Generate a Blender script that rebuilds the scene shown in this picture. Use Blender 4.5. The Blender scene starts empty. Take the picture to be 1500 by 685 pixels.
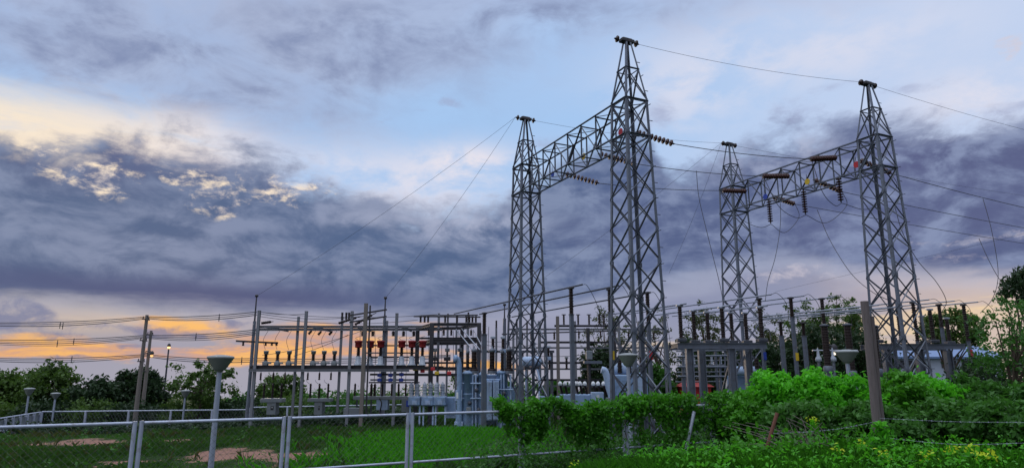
import bpy, bmesh, math, random
import numpy as np
from mathutils import Vector, Matrix, noise as mnoise

random.seed(7)
scene = bpy.context.scene
COL = scene.collection
R = math.radians

# ------------------------------------------------------------------ camera
EYE = 3.3            # metres above the yard; the photographer stands on the road bank
FPX = 960.0          # focal length in photo pixels (photo is 1500 x 685)
PITCH = math.atan(203.0 / FPX)
cam_d = bpy.data.cameras.new('camera')
cam = bpy.data.objects.new('camera', cam_d)
COL.objects.link(cam)
cam.location = (0, 0, EYE)
cam.rotation_euler = (math.pi / 2 + PITCH, 0, 0)
cam_d.sensor_width = 36.0
cam_d.lens = FPX / 1500.0 * 36.0
cam_d.clip_start = 0.1
cam_d.clip_end = 6000
scene.camera = cam
scene.view_settings.view_transform = 'Standard'
scene.view_settings.look = 'None'
scene.view_settings.exposure = 0.0
scene.view_settings.gamma = 1.0
scene.view_settings.use_curve_mapping = False
scene.cycles.use_denoising = True
scene.cycles.max_bounces = 6
scene.cycles.transparent_max_bounces = 8

CP, SP = math.cos(PITCH), math.sin(PITCH)

def ray(px, py):
    """direction per metre of forward distance for a place in the photo"""
    v = 342.5 - py
    f = FPX * CP - v * SP
    return (px - 750.0) / f, (FPX * SP + v * CP) / f

def at(px, py, d):
    x, u = ray(px, py)
    return Vector((x * d, d, EYE + u * d))

def lin(r, g, b):
    f = lambda c: c / 12.92 if c <= 0.04045 else ((c + 0.055) / 1.055) ** 2.4
    return (f(r / 255.0), f(g / 255.0), f(b / 255.0), 1.0)

# ------------------------------------------------------------------ node helper
class NG:
    def __init__(self, tree):
        self.t = tree
    def new(self, kind, **kw):
        n = self.t.nodes.new(kind)
        for k, v in kw.items():
            setattr(n, k, v)
        return n
    def put(self, sock, v):
        if isinstance(v, S):
            self.t.links.new(v.s, sock)
        elif isinstance(v, bpy.types.NodeSocket):
            self.t.links.new(v, sock)
        elif v is not None:
            sock.default_value = v
    def math(self, op, a, b=None, c=None, clamp=False):
        n = self.new('ShaderNodeMath', operation=op, use_clamp=clamp)
        self.put(n.inputs[0], a)
        if b is not None: self.put(n.inputs[1], b)
        if c is not None: self.put(n.inputs[2], c)
        return S(self, n.outputs[0])
    def step(self, v, lo, hi, smooth=True):
        n = self.new('ShaderNodeMapRange', interpolation_type='SMOOTHSTEP' if smooth else 'LINEAR', clamp=True)
        self.put(n.inputs['Value'], v)
        self.put(n.inputs['From Min'], lo); self.put(n.inputs['From Max'], hi)
        return S(self, n.outputs['Result'])
    def mix(self, f, a, b, blend='MIX'):
        n = self.new('ShaderNodeMix', data_type='RGBA', blend_type=blend)
        self.put(n.inputs[0], f); self.put(n.inputs[6], a); self.put(n.inputs[7], b)
        return S(self, n.outputs[2])
    def noise(self, vec, scale, detail=5, rough=0.55, dist=0.0, lac=2.0):
        n = self.new('ShaderNodeTexNoise', noise_dimensions='3D')
        if vec is not None: self.put(n.inputs['Vector'], vec)
        n.inputs['Scale'].default_value = scale
        n.inputs['Detail'].default_value = detail
        n.inputs['Roughness'].default_value = rough
        n.inputs['Lacunarity'].default_value = lac
        n.inputs['Distortion'].default_value = dist
        return S(self, n.outputs['Fac'])
    def comb(self, x, y, z):
        n = self.new('ShaderNodeCombineXYZ')
        for i, v in enumerate((x, y, z)): self.put(n.inputs[i], v)
        return S(self, n.outputs[0])
    def curve(self, v, pts, x0, x1, y0, y1):
        n = self.new('ShaderNodeFloatCurve')
        c = n.mapping.curves[0]
        pts = sorted(((x - x0) / (x1 - x0), (y - y0) / (y1 - y0)) for x, y in pts)
        c.points[0].location = pts[0]; c.points[1].location = pts[-1]
        for p in pts[1:-1]: c.points.new(*p)
        n.mapping.extend = 'HORIZONTAL'
        n.mapping.update()
        self.put(n.inputs['Value'], self.math('DIVIDE', v - x0, x1 - x0, clamp=True))
        return S(self, n.outputs[0]) * (y1 - y0) + y0
    def ramp(self, v, stops):
        n = self.new('ShaderNodeValToRGB')
        e = n.color_ramp.elements
        e[0].position, e[0].color = stops[0]
        e[1].position, e[1].color = stops[-1]
        for p, c in stops[1:-1]:
            k = e.new(p); k.color = c
        self.put(n.inputs[0], v)
        return S(self, n.outputs[0])

class S:
    def __init__(self, g, s): self.g, self.s = g, s
    def __add__(self, o): return self.g.math('ADD', self, o)
    __radd__ = __add__
    def __sub__(self, o): return self.g.math('SUBTRACT', self, o)
    def __rsub__(self, o): return self.g.math('SUBTRACT', o, self)
    def __mul__(self, o): return self.g.math('MULTIPLY', self, o)
    __rmul__ = __mul__
    def __truediv__(self, o): return self.g.math('DIVIDE', self, o)

# ------------------------------------------------------------------ world: dusk sky with broken stratocumulus
def azel(px, py):
    x, u = ray(px, py)
    return math.degrees(math.atan2(x, 1)), math.degrees(math.atan2(u, math.hypot(x, 1)))

SUN_EL, SUN_AZ = 4.0, -24.0       # the glow low on the left, behind the switchgear

def build_world():
    w = bpy.data.worlds.new('World')
    w.use_nodes = True
    t = w.node_tree
    t.nodes.clear()
    g = NG(t)
    tc = g.new('ShaderNodeTexCoord')
    sep = g.new('ShaderNodeSeparateXYZ')
    t.links.new(tc.outputs['Generated'], sep.inputs[0])
    x, y, z = (S(g, sep.outputs[i]) for i in range(3))
    az = g.math('ARCTAN2', x, y) * (180 / math.pi)
    el = g.math('ARCSINE', z) * (180 / math.pi)

    # cloud coordinates: directions, flattened towards the horizon
    flat = g.comb(x, y, z * 1.9)
    streak = g.comb(x, y, z * 6.0)
    n_big = g.noise(flat, 3.2, 4, 0.5)
    n_mid = g.noise(flat, 9.0, 8, 0.6, 0.35)
    n_lit = g.noise(g.comb(x - 0.014, y, z * 1.9 + 0.022), 9.0, 8, 0.6, 0.35)   # the same clouds a little nearer the glow: gives lit and shaded sides
    relief = n_mid - n_lit
    n_fine = g.noise(flat, 26.0, 7, 0.64, 0.3)
    n_tiny = g.noise(flat, 60.0, 6, 0.62, 0.4)
    n_str = g.noise(streak, 5.0, 7, 0.6, 0.2)
    n_str2 = g.noise(streak, 10.0, 7, 0.62, 0.3)
    wob = (n_mid - 0.5) * 2.0
    wob_f = (n_fine - 0.5) * 2.0
    wob_s = (n_str - 0.5) * 2.0

    def gauss(px, py, rx, ry, tilt=0.0):
        """soft spot centred on a place in the sky, radii in photo pixels"""
        a, e = azel(px, py)
        sx = rx * 57.3 / 1000.0; sy = ry * 57.3 / 1000.0
        da = az - a + wob * 0.9
        de = el - e + wob * 0.7
        if tilt:
            de = de - da * tilt
        q = g.math('POWER', g.math('ABSOLUTE', da / sx), 2.0) + g.math('POWER', g.math('ABSOLUTE', de / sy), 2.0)
        return g.math('EXPONENT', q * -1.0)

    def add(*ms):
        o = ms[0]
        for m in ms[1:]: o = o + m
        return o

    def edge(pts):
        ae = [azel(*p) for p in pts]
        return g.curve(az, ae, -60, 60, -10, 50)

    # clear sky
    clear = g.ramp(el / 60.0, [(0.0, lin(196, 186, 196)), (0.12, lin(196, 200, 218)), (0.26, lin(178, 204, 240)),
                               (0.36, lin(166, 200, 241)), (0.50, lin(172, 199, 238)), (0.62, lin(150, 180, 230)), (1.0, lin(150, 178, 230))])
    # paler towards the right
    clear = g.mix(g.step(az, 5, 36) * 0.75, clear, lin(204, 215, 240))
    col = clear
    # thin high veil over the top of the view
    veil = g.step(el + wob * 5.0 + (n_big - 0.5) * 22.0 - g.step(az, 0, 30) * 6.0, 22.5, 31.0)
    col = g.mix(veil * 0.72, col, lin(172, 184, 214))
    veil2 = add(gauss(120, 80, 380, 60) * 1.0, gauss(300, 110, 200, 40) * .6, gauss(480, 90, 160, 40) * .6, gauss(560, 40, 220, 50), gauss(90, 25, 190, 45), gauss(800, 20, 140, 30), gauss(1000, 10, 80, 14) * 0.6)
    veil_l = g.step(az, -6.0, -20.0) * g.step(el + wob * 3.0, 17.0, 22.0)
    col = g.mix(veil_l * 0.8, col, g.mix(g.step(n_mid + wob_f * .1, .3, .7), lin(166, 182, 216), lin(186, 196, 222)))
    col = g.mix(g.math('MINIMUM', veil2, 1.0) * g.step(n_mid + wob_f * 0.12 + relief * 0.8, 0.22, 0.92), col, lin(132, 146, 182))
    # whitish thin cloud, centre and right
    white = add(gauss(560, 255, 200, 40) * 0.75, gauss(600, 300, 200, 30) * .5, gauss(1060, 90, 170, 60) * 0.5, gauss(1440, 140, 90, 36) * 0.8, gauss(690, 235, 70, 26), gauss(1000, 150, 80, 60) * 0.4,
                gauss(1280, 60, 120, 40) * 0.4)
    col = g.mix(g.math('MULTIPLY', white, g.step(n_mid + wob_f * .1, 0.32, 0.6), clamp=True), col, lin(228, 226, 238))
    # cream wedge, upper left
    ct = edge([(-300, 70), (0, 100), (120, 128), (250, 150), (330, 163), (400, 182), (480, 215), (700, 280), (1500, 300)])
    cream = g.step(ct - el + wob * 1.2 + wob_s * 1.4, -0.6, 3.4) * g.step(az, -17.5, -27.0)
    creamc = g.mix(g.step(az + wob_s * 6.0, -38, -20), lin(250, 233, 211), lin(234, 228, 234))
    col = g.mix(cream * (0.55 + 0.45 * g.step(n_str + wob_f * .1, 0.3, 0.55)), col, creamc)

    # main grey-blue cloud deck
    top = edge([(-300, 170), (0, 182), (110, 205), (180, 188), (260, 205), (360, 222), (470, 250), (560, 285), (650, 300), (730, 285), (800, 240), (870, 215),
                (940, 180), (985, 250), (1040, 235), (1080, 205), (1140, 180), (1200, 182), (1260, 165), (1330, 178), (1420, 176), (1500, 172), (1800, 160)])
    depth = top - el + wob * 4.2 + wob_f * 1.6 + (n_big - 0.5) * 2.0
    deck = g.step(depth, -0.8, 2.4)
    # lighter thin top band in the middle
    bot = edge([(-300, 462), (0, 462), (120, 470), (300, 480), (420, 478), (560, 484), (760, 474), (900, 448), (1040, 420), (1160, 395), (1260, 420), (1400, 420), (1500, 425), (1800, 425)])
    under = g.step(el - bot + wob_s * 1.6 + wob_f * 0.35, -0.9, 2.2)
    low = g.step(el, 0.0, 12.0)
    dk_l = lin(74, 97, 136); dk_r = lin(82, 94, 134)
    dark = g.mix(g.step(az, -10, 25), dk_l, dk_r)
    light = g.mix(g.step(az, 0, 22), lin(124, 138, 170), lin(132, 144, 178))
    shade = g.step(n_mid * 0.55 + n_str * 0.5 + n_big * 0.3 + wob_f * 0.07 + relief * 1.3, 0.40, 0.98)
    body = g.mix(shade, dark, light)
    body = g.mix(g.math('MULTIPLY', add(gauss(120, 418, 330, 20) * 0.9, gauss(450, 440, 200, 24) * 0.5), 1.0, clamp=True), body, lin(66, 82, 126))
    body = g.mix(g.math('MULTIPLY', add(gauss(205, 225, 70, 36), gauss(245, 205, 60, 22), gauss(60, 240, 90, 30) * .6, gauss(320, 240, 44, 16), gauss(480, 262, 60, 20) * .8, gauss(420, 268, 40, 14)), g.step(n_mid + relief + wob_f * .08, 0.8, 0.3) * 0.95, clamp=True), body, lin(88, 99, 138))
    body = g.mix(g.math('MULTIPLY', add(gauss(1330, 225, 130, 30), gauss(1450, 240, 110, 44), gauss(1420, 330, 120, 40) * .8, gauss(880, 330, 120, 50) * .5, gauss(1190, 340, 90, 34) * .5), g.step(n_mid + relief + wob_f * .08, 0.75, 0.25) * 0.9, clamp=True), body, lin(86, 92, 132))
    body = g.mix(g.math('MULTIPLY', add(gauss(700, 330, 80, 26), gauss(1170, 215, 40, 20), gauss(620, 260, 80, 26), gauss(1110, 230, 60, 30) * .6, gauss(560, 320, 90, 26) * .5), g.step(n_mid, .35, .6), clamp=True) * 0.8, body, lin(190, 195, 218))
    holes = add(gauss(92, 232, 46, 20), gauss(140, 258, 40, 16), gauss(140, 276, 34, 14) * .9, gauss(272, 262, 40, 20), gauss(305, 292, 30, 20), gauss(350, 258, 70, 14), gauss(400, 288, 60, 14), gauss(330, 300, 20, 16), gauss(455, 280, 28, 10), gauss(30, 200, 60, 12), gauss(170, 205, 40, 12) * 0.5)
    hole = g.step(holes, 0.05, 0.35) * g.step(g.math('MINIMUM', holes, 1.0) * 0.62 + wob_f * 1.5 - wob * 0.8 + (n_tiny - 0.5) * 1.2, 0.40, 1.25)
    body = g.mix(hole, body, g.mix(g.step(n_fine, 0.4, 0.66), lin(214, 204, 206), lin(252, 232, 205)))
    col = g.mix(deck * under * 0.97, col, body)

    # below the deck: pale evening light near the horizon
    lowc = g.ramp(el / 12.0, [(0.0, lin(162, 162, 178)), (0.2, lin(152, 155, 176)), (0.45, lin(143, 149, 178)), (0.8, lin(142, 147, 174)), (1.0, lin(120, 131, 168))])
    warm = g.mix(g.step(az + wob * 6.0, 20, 36) * 0.8, lowc, g.ramp(el / 12.0, [(0.0, lin(228, 206, 186)), (0.3, lin(222, 198, 180)), (0.62, lin(206, 186, 182)), (1.0, lin(176, 172, 196))]))
    warm = g.mix(g.math('MULTIPLY', add(gauss(200, 470, 170, 18), gauss(80, 480, 60, 16) * .6), 0.5, clamp=True), warm, lin(216, 190, 160))
    below = g.math('MULTIPLY', g.math('SUBTRACT', 1.0, under), g.step(el, 13.0, 9.0))
    col = g.mix(below, col, warm)

    # burning streaks
    st = add(gauss(130, 508, 130, 9, -0.02), gauss(60, 517, 60, 5), gauss(230, 520, 130, 8) * .8, gauss(270, 482, 60, 9) * .85, gauss(250, 470, 90, 7) * .5,
             gauss(420, 497, 75, 9), gauss(470, 490, 90, 20) * .9, gauss(560, 512, 120, 14) * .85, gauss(430, 515, 100, 8) * .7, gauss(700, 536, 90, 9) * .9, gauss(380, 525, 70, 12) * .8, gauss(640, 480, 60, 20) * .4,
             gauss(60, 492, 70, 6) * .5)
    env = g.step(st, 0.04, 0.4)
    st = env * 0.95 * g.step(g.math('MINIMUM', st, 1.0) * 0.8 + (n_str2 - 0.5) * 2.6 + wob_f * .25, 0.15, 1.05)
    col = g.mix(st * 0.92, col, g.mix(g.step(n_str2 + wob_f * .1, 0.38, 0.62), lin(236, 160, 100), lin(255, 190, 100)))
    st2 = add(gauss(1240, 520, 80, 26), gauss(1150, 505, 60, 16) * .6, gauss(1420, 452, 110, 16) * .9, gauss(1290, 480, 60, 24) * .8, gauss(930, 505, 70, 12) * .7)
    col = g.mix(g.step(st2, 0.04, 0.4) * g.step(g.math('MINIMUM', st2, 1.0) * 0.7 + (n_str2 - 0.5) * 2.0, 0.2, 1.05) * 0.8, col, lin(252, 220, 168))
    # dark scraps in front of the glow
    sc = add(gauss(15, 460, 40, 16) * 1.2, gauss(-20, 450, 60, 24), gauss(175, 478, 70, 8) * .8, gauss(235, 489, 36, 8) * .9, gauss(85, 490, 40, 6) * .7, gauss(290, 492, 22, 6) * .8, gauss(345, 476, 34, 12) * .9, gauss(180, 506, 40, 4) * .7, gauss(110, 522, 60, 3) * .8,
             gauss(390, 490, 20, 8) * .7)
    col = g.mix(g.step(sc, 0.05, 0.35) * g.step(g.math('MINIMUM', sc, 1.0) * 0.8 + wob_f * 0.9 + wob * 0.5, 0.3, 0.95) * 0.85, col, lin(118, 126, 160))
    sm = add(gauss(655, 152, 24, 11), gauss(565, 178, 14, 6) * .7, gauss(610, 165, 20, 5) * .5, gauss(970, 170, 26, 26) * .8, gauss(800, 210, 50, 16) * .5, gauss(1330, 130, 60, 8) * .7, gauss(1250, 125, 50, 8) * .6, gauss(1480, 160, 40, 10) * .8, gauss(1160, 160, 60, 22) * .6)
    col = g.mix(g.step(sm, 0.05, 0.35) * g.step(g.math('MINIMUM', sm, 1.0) * 0.95 + wob_f * 0.8 + wob * .4, 0.2, 1.1) * 0.75, col, lin(158, 166, 198))
    br = add(gauss(1471, 74, 14, 12) * 2.4, gauss(1480, 345, 34, 7), gauss(1375, 355, 40, 6) * .8, gauss(1400, 380, 60, 10) * .5, gauss(1180, 390, 60, 8) * .45, gauss(1160, 405, 90, 14) * .5)
    col = g.mix(g.step(br, 0.05, 0.35) * g.step(g.math('MINIMUM', br, 1.0) * 0.7 + wob_f * 1.1 + (n_str2 - .5) * 1.0, 0.25, 1.0) * 0.75, col, lin(214, 205, 214))

    # outside the view: sky overhead and behind, its brightness made up to light the yard
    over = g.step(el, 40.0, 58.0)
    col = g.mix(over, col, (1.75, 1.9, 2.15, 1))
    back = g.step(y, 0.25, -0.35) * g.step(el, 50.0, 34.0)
    col = g.mix(back * 0.95, col, g.mix(g.step(x, -0.6, 0.5), (0.85, 0.90, 1.05, 1), (0.18, 0.21, 0.30, 1)))  # unseen rear sky set bright left, dim right, for contrast on the steel

    sky = g.new('ShaderNodeTexSky', sky_type='NISHITA')
    sky.sun_disc = False
    sky.sun_elevation = R(SUN_EL)
    sky.sun_rotation = R(SUN_AZ)
    sky.dust_density = 2.0
    bg1 = g.new('ShaderNodeBackground'); bg1.inputs['Strength'].default_value = 0.05
    t.links.new(sky.outputs[0], bg1.inputs['Color'])
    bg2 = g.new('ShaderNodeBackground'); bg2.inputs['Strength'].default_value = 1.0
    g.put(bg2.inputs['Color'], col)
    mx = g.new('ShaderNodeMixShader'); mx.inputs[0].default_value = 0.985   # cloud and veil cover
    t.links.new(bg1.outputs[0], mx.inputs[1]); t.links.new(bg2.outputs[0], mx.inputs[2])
    out = g.new('ShaderNodeOutputWorld')
    t.links.new(mx.outputs[0], out.inputs['Surface'])
    scene.world = w
    w.cycles.sampling_method = 'MANUAL'
    w.cycles.sample_map_resolution = 512

build_world()
sun_d = bpy.data.lights.new('sun', 'SUN')
sun = bpy.data.objects.new('sun', sun_d)
COL.objects.link(sun)
sun_d.energy = 0.6
sun_d.angle = R(12)
sun_d.color = (1.0, 0.78, 0.55)
_sd = Vector((math.sin(R(SUN_AZ)) * math.cos(R(SUN_EL)), math.cos(R(SUN_AZ)) * math.cos(R(SUN_EL)), math.sin(R(SUN_EL))))
sun.rotation_euler = _sd.to_track_quat('Z', 'Y').to_euler()

# ------------------------------------------------------------------ mesh and object helpers
class MB:
    """collects simple shapes and links them as one mesh object"""
    def __init__(self):
        self.v, self.f, self.sm = [], [], []
    def add(self, vs, fs, smooth=False):
        n = len(self.v)
        self.v += [tuple(p) for p in vs]
        self.f += [tuple(i + n for i in f) for f in fs]
        self.sm += [smooth] * len(fs)
        return self
    def box(self, c, s, rz=0.0, m=None, bev=0.0):
        c = Vector(c)
        hx, hy, hz = s[0] / 2, s[1] / 2, s[2] / 2
        rot = m if m is not None else Matrix.Rotation(rz, 3, 'Z')
        if bev <= 0:
            vs = [rot @ Vector((x, y, z)) + c for z in (-hz, hz) for x, y in ((-hx, -hy), (hx, -hy), (hx, hy), (-hx, hy))]
            fs = [(3, 2, 1, 0), (4, 5, 6, 7), (0, 1, 5, 4), (1, 2, 6, 5), (2, 3, 7, 6), (3, 0, 4, 7)]
        else:                     # chamfered box: octagonal rings
            b = min(bev, hx * .9, hy * .9, hz * .9)
            def ring(ix, z, k):
                ax, ay = hx - k, hy - k
                return [(-ax + b, -ay, z), (ax - b, -ay, z), (ax, -ay + b, z), (ax, ay - b, z), (ax - b, ay, z), (-ax + b, ay, z), (-ax, ay - b, z), (-ax, -ay + b, z)]
            vs = []
            for z, k in ((-hz, b * .7), (-hz + b, 0), (hz - b, 0), (hz, b * .7)):
                vs += [rot @ Vector(p) + c for p in ring(0, z, k)]
            fs = [tuple(range(7, -1, -1)), tuple(range(24, 32))]
            for r in range(3):
                for i in range(8):
                    j = (i + 1) % 8
                    fs.append((r * 8 + i, r * 8 + j, r * 8 + 8 + j, r * 8 + 8 + i))
        return self.add(vs, fs)
    def frame(self, p, q, up=None):
        d = (q - p)
        L = d.length
        d = d / L
        up = Vector(up) if up is not None else Vector((0, 0, 1))
        if abs(d.dot(up)) > 0.97: up = Vector((1, 0, 0)) if abs(d.x) < 0.9 else Vector((0, 1, 0))
        s = d.cross(up).normalized()
        u = s.cross(d).normalized()
        return d, s, u, L
    def prism(self, p, q, prof, up=None, smooth=False):
        p, q = Vector(p), Vector(q)
        d, s, u, L = self.frame(p, q, up)
        n = len(prof)
        vs = [e + s * a + u * b for e in (p, q) for a, b in prof]
        fs = [(i, (i + 1) % n, n + (i + 1) % n, n + i) for i in range(n)]
        self.add(vs, fs, smooth)
        return self.add(vs, [tuple(range(n - 1, -1, -1)), tuple(range(n, 2 * n))])
    def bar(self, p, q, w, h, up=None):
        return self.prism(p, q, [(-w / 2, -h / 2), (w / 2, -h / 2), (w / 2, h / 2), (-w / 2, h / 2)], up)
    def angle(self, p, q, w, t=None, up=None):
        """rolled steel L section"""
        t = t or w * 0.16
        return self.prism(p, q, [(0, 0), (w, 0), (w, t), (t, t), (t, w), (0, w)], up)
    def channel(self, p, q, w, h, t=0.02, up=None):
        """rolled steel I section, web upright"""
        a, b = w / 2, h / 2
        k = t / 2
        return self.prism(p, q, [(-a, -b), (a, -b), (a, -b + t), (k, -b + t), (k, b - t), (a, b - t), (a, b), (-a, b), (-a, b - t), (-k, b - t), (-k, -b + t), (-a, -b + t)], up)
    def tube(self, pts, r, n=6, r2=None, cap=True):
        pts = [Vector(p) for p in pts]
        m = len(pts)
        vs = []
        pu = None
        for i, p in enumerate(pts):
            d = (pts[min(i + 1, m - 1)] - pts[max(i - 1, 0)]).normalized()
            if pu is None:
                pu = Vector((0, 0, 1)) if abs(d.z) < 0.9 else Vector((1, 0, 0))
            s = d.cross(pu).normalized(); pu = s.cross(d).normalized()
            k = r if r2 is None else r + (r2 - r) * i / (m - 1)
            if callable(r): k = r(i / (m - 1))
            vs += [p + (s * math.cos(a) + pu * math.sin(a)) * k for a in [2 * math.pi * j / n for j in range(n)]]
        fs = [(i * n + j, i * n + (j + 1) % n, (i + 1) * n + (j + 1) % n, (i + 1) * n + j) for i in range(m - 1) for j in range(n)]
        self.add(vs, fs, True)
        if cap: self.add(vs[:n] + vs[-n:], [tuple(range(n - 1, -1, -1)), tuple(range(n, 2 * n))])
        return self
    def lathe(self, prof, c=(0, 0, 0), n=12, m=None, smooth=True):
        """profile of (radius, height) turned about z"""
        c = Vector(c)
        k = len(prof)
        vs = []
        for r, z in prof:
            for j in range(n):
                a = 2 * math.pi * j / n
                p = Vector((r * math.cos(a), r * math.sin(a), z))
                vs.append((m @ p if m is not None else p) + c)
        fs = [(i * n + j, i * n + (j + 1) % n, (i + 1) * n + (j + 1) % n, (i + 1) * n + j) for i in range(k - 1) for j in range(n)]
        self.add(vs, fs, smooth)
        return self.add(vs[:n] + vs[-n:], [tuple(range(n - 1, -1, -1)), tuple(range(n, 2 * n))])
    def mesh(self, name, mat):
        me = bpy.data.meshes.new(name)
        me.from_pydata(self.v, [], self.f)
        if any(self.sm): me.polygons.foreach_set('use_smooth', self.sm)
        me.materials.append(mat)
        return me
    def build(self, name, mat, parent=None, loc=None):
        o = bpy.data.objects.new(name, self.mesh(name, mat))
        COL.objects.link(o)
        if parent is not None: o.parent = parent
        if loc is not None: o.location = loc
        return o

def link_mesh(name, me, parent=None, loc=(0, 0, 0), rot=None):
    o = bpy.data.objects.new(name, me)
    COL.objects.link(o)
    if parent is not None: o.parent = parent
    o.location = loc
    if rot is not None: o.rotation_euler = rot
    return o

def tag(o, label, cat, group=None, kind=None):
    if label: o['label'] = label
    if cat: o['category'] = cat
    if group: o['group'] = group
    if kind: o['kind'] = kind
    return o

def thing(name, label, cat, loc=(0, 0, 0), rz=0.0, group=None):
    o = bpy.data.objects.new(name, None)
    COL.objects.link(o)
    o.location = loc
    o.rotation_euler = (0, 0, rz)
    o.empty_display_size = 0.2
    return tag(o, label, cat, group)

KIDS = {}
def copy_tree(o, parent=None, loc=None, label=None, rz=None):
    kids = {}
    for x in COL.objects:
        if x.parent is not None: kids.setdefault(x.parent.name, []).append(x)
    def rec(a, par):
        c = a.copy(); COL.objects.link(c)
        if par is not None: c.parent = par
        for ch in kids.get(a.name, []): rec(ch, c)
        return c
    c = rec(o, parent)
    if loc is not None: c.location = loc
    if rz is not None: c.rotation_euler.z = rz
    if label: c['label'] = label
    return c

ORD = ['first', 'second', 'third', 'fourth', 'fifth', 'sixth', 'seventh', 'eighth', 'ninth', 'tenth', 'eleventh', 'twelfth']

def atz(px, py, z):
    x, u = ray(px, py)
    d = (z - EYE) / u
    return Vector((x * d, d, z))

def hit(px, py, p0, dv):
    """where the sight line meets the upright plane through p0 along dv"""
    x, u = ray(px, py)
    n = Vector((-dv.y, dv.x, 0))
    d = (p0.x * n.x + p0.y * n.y) / (x * n.x + n.y)
    return Vector((x * d, d, EYE + u * d))

UX = Vector((0.4265, -0.9045, 0))     # along the gantries, towards the road
WX = Vector((0.9045, 0.4265, 0))      # from gantry to gantry
YAW = math.atan2(WX.y, WX.x)

def sag(p, q, s, n=14):
    p, q = Vector(p), Vector(q)
    return [p.lerp(q, i / n) - Vector((0, 0, 4 * s * (i / n) * (1 - i / n))) for i in range(n + 1)]

def spline(pts, n=6):
    pts = [Vector(p) for p in pts]
    out = []
    e = [pts[0] * 2 - pts[1]] + pts + [pts[-1] * 2 - pts[-2]]
    for i in range(1, len(e) - 2):
        a, b, c, d = e[i - 1], e[i], e[i + 1], e[i + 2]
        for k in range(n):
            t = k / n
            out.append(0.5 * ((2 * b) + (c - a) * t + (2 * a - 5 * b + 4 * c - d) * t * t + (3 * b - a - 3 * c + d) * t ** 3))
    out.append(pts[-1])
    return out

# ------------------------------------------------------------------ materials
MATS = {}
def mat(name, base, rough=0.6, metal=0.0, var=0.25, scale=6.0, dirt=None, dirt_amt=0.4, bump=0.0, stretch=None, spec=0.5):
    """procedural material: base colour broken by two noises, optional stains of a second colour"""
    m = bpy.data.materials.new(name)
    m.use_nodes = True
    t = m.node_tree
    t.nodes.clear()
    g = NG(t)
    tc = g.new('ShaderNodeTexCoord')
    vec = tc.outputs['Object']
    if stretch:
        mp = g.new('ShaderNodeMapping'); mp.inputs['Scale'].default_value = stretch
        t.links.new(vec, mp.inputs['Vector']); vec = mp.outputs['Vector']
    oi = g.new('ShaderNodeObjectInfo')
    n1 = g.noise(vec, scale, 5, 0.6)
    n2 = g.noise(vec, scale * 5.3, 3, 0.6)
    k = g.math('ADD', 1.0 - var, (n1 * 0.7 + n2 * 0.3) * (2 * var))
    k = k * g.math('ADD', 0.92, S(g, oi.outputs['Random']) * 0.16)
    b = g.comb(k * base[0], k * base[1], k * base[2])
    if dirt is not None:
        n3 = g.noise(vec, scale * 1.7, 6, 0.65)
        b = g.mix(g.step(n3, 0.48, 0.72) * dirt_amt, b, (*dirt, 1))
    p = g.new('ShaderNodeBsdfPrincipled')
    g.put(p.inputs['Base Color'], b)
    g.put(p.inputs['Roughness'], g.math('ADD', rough - 0.08, n2 * 0.16, clamp=True))
    p.inputs['Metallic'].default_value = metal
    p.inputs['Specular IOR Level'].default_value = spec
    if bump:
        bn = g.new('ShaderNodeBump'); bn.inputs['Strength'].default_value = bump; bn.inputs['Distance'].default_value = 0.01
        g.put(bn.inputs['Height'], n2); t.links.new(bn.outputs[0], p.inputs['Normal'])
    o = g.new('ShaderNodeOutputMaterial')
    t.links.new(p.outputs[0], o.inputs['Surface'])
    MATS[name] = m
    return m

def leaf_mat(name, base, base2, trans=0.35, rough=0.55):
    """leaf: each leaf its own mix of two greens (attribute tint), some light passing through"""
    m = bpy.data.materials.new(name)
    m.use_nodes = True
    t = m.node_tree; t.nodes.clear(); g = NG(t)
    at_ = g.new('ShaderNodeAttribute'); at_.attribute_name = 'tint'
    tint = S(g, at_.outputs['Fac'])
    c = g.mix(tint, (*base, 1), (*base2, 1))
    p = g.new('ShaderNodeBsdfPrincipled')
    g.put(p.inputs['Base Color'], c)
    p.inputs['Roughness'].default_value = rough
    p.inputs['Specular IOR Level'].default_value = 0.3
    tr = g.new('ShaderNodeBsdfTranslucent')
    g.put(tr.inputs['Color'], g.mix(0.5, c, (base2[0] * 1.3, base2[1] * 1.3, base2[2], 1)))
    mx = g.new('ShaderNodeMixShader'); mx.inputs[0].default_value = trans
    t.links.new(p.outputs[0], mx.inputs[1]); t.links.new(tr.outputs[0], mx.inputs[2])
    o = g.new('ShaderNodeOutputMaterial')
    t.links.new(mx.outputs[0], o.inputs['Surface'])
    MATS[name] = m
    return m

def glow_mat(name, colr, strength):
    m = bpy.data.materials.new(name); m.use_nodes = True
    t = m.node_tree; t.nodes.clear()
    e = t.nodes.new('ShaderNodeEmission'); e.inputs[0].default_value = (*colr, 1); e.inputs[1].default_value = strength
    o = t.nodes.new('ShaderNodeOutputMaterial'); t.links.new(e.outputs[0], o.inputs['Surface'])
    MATS[name] = m
    return m

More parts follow.
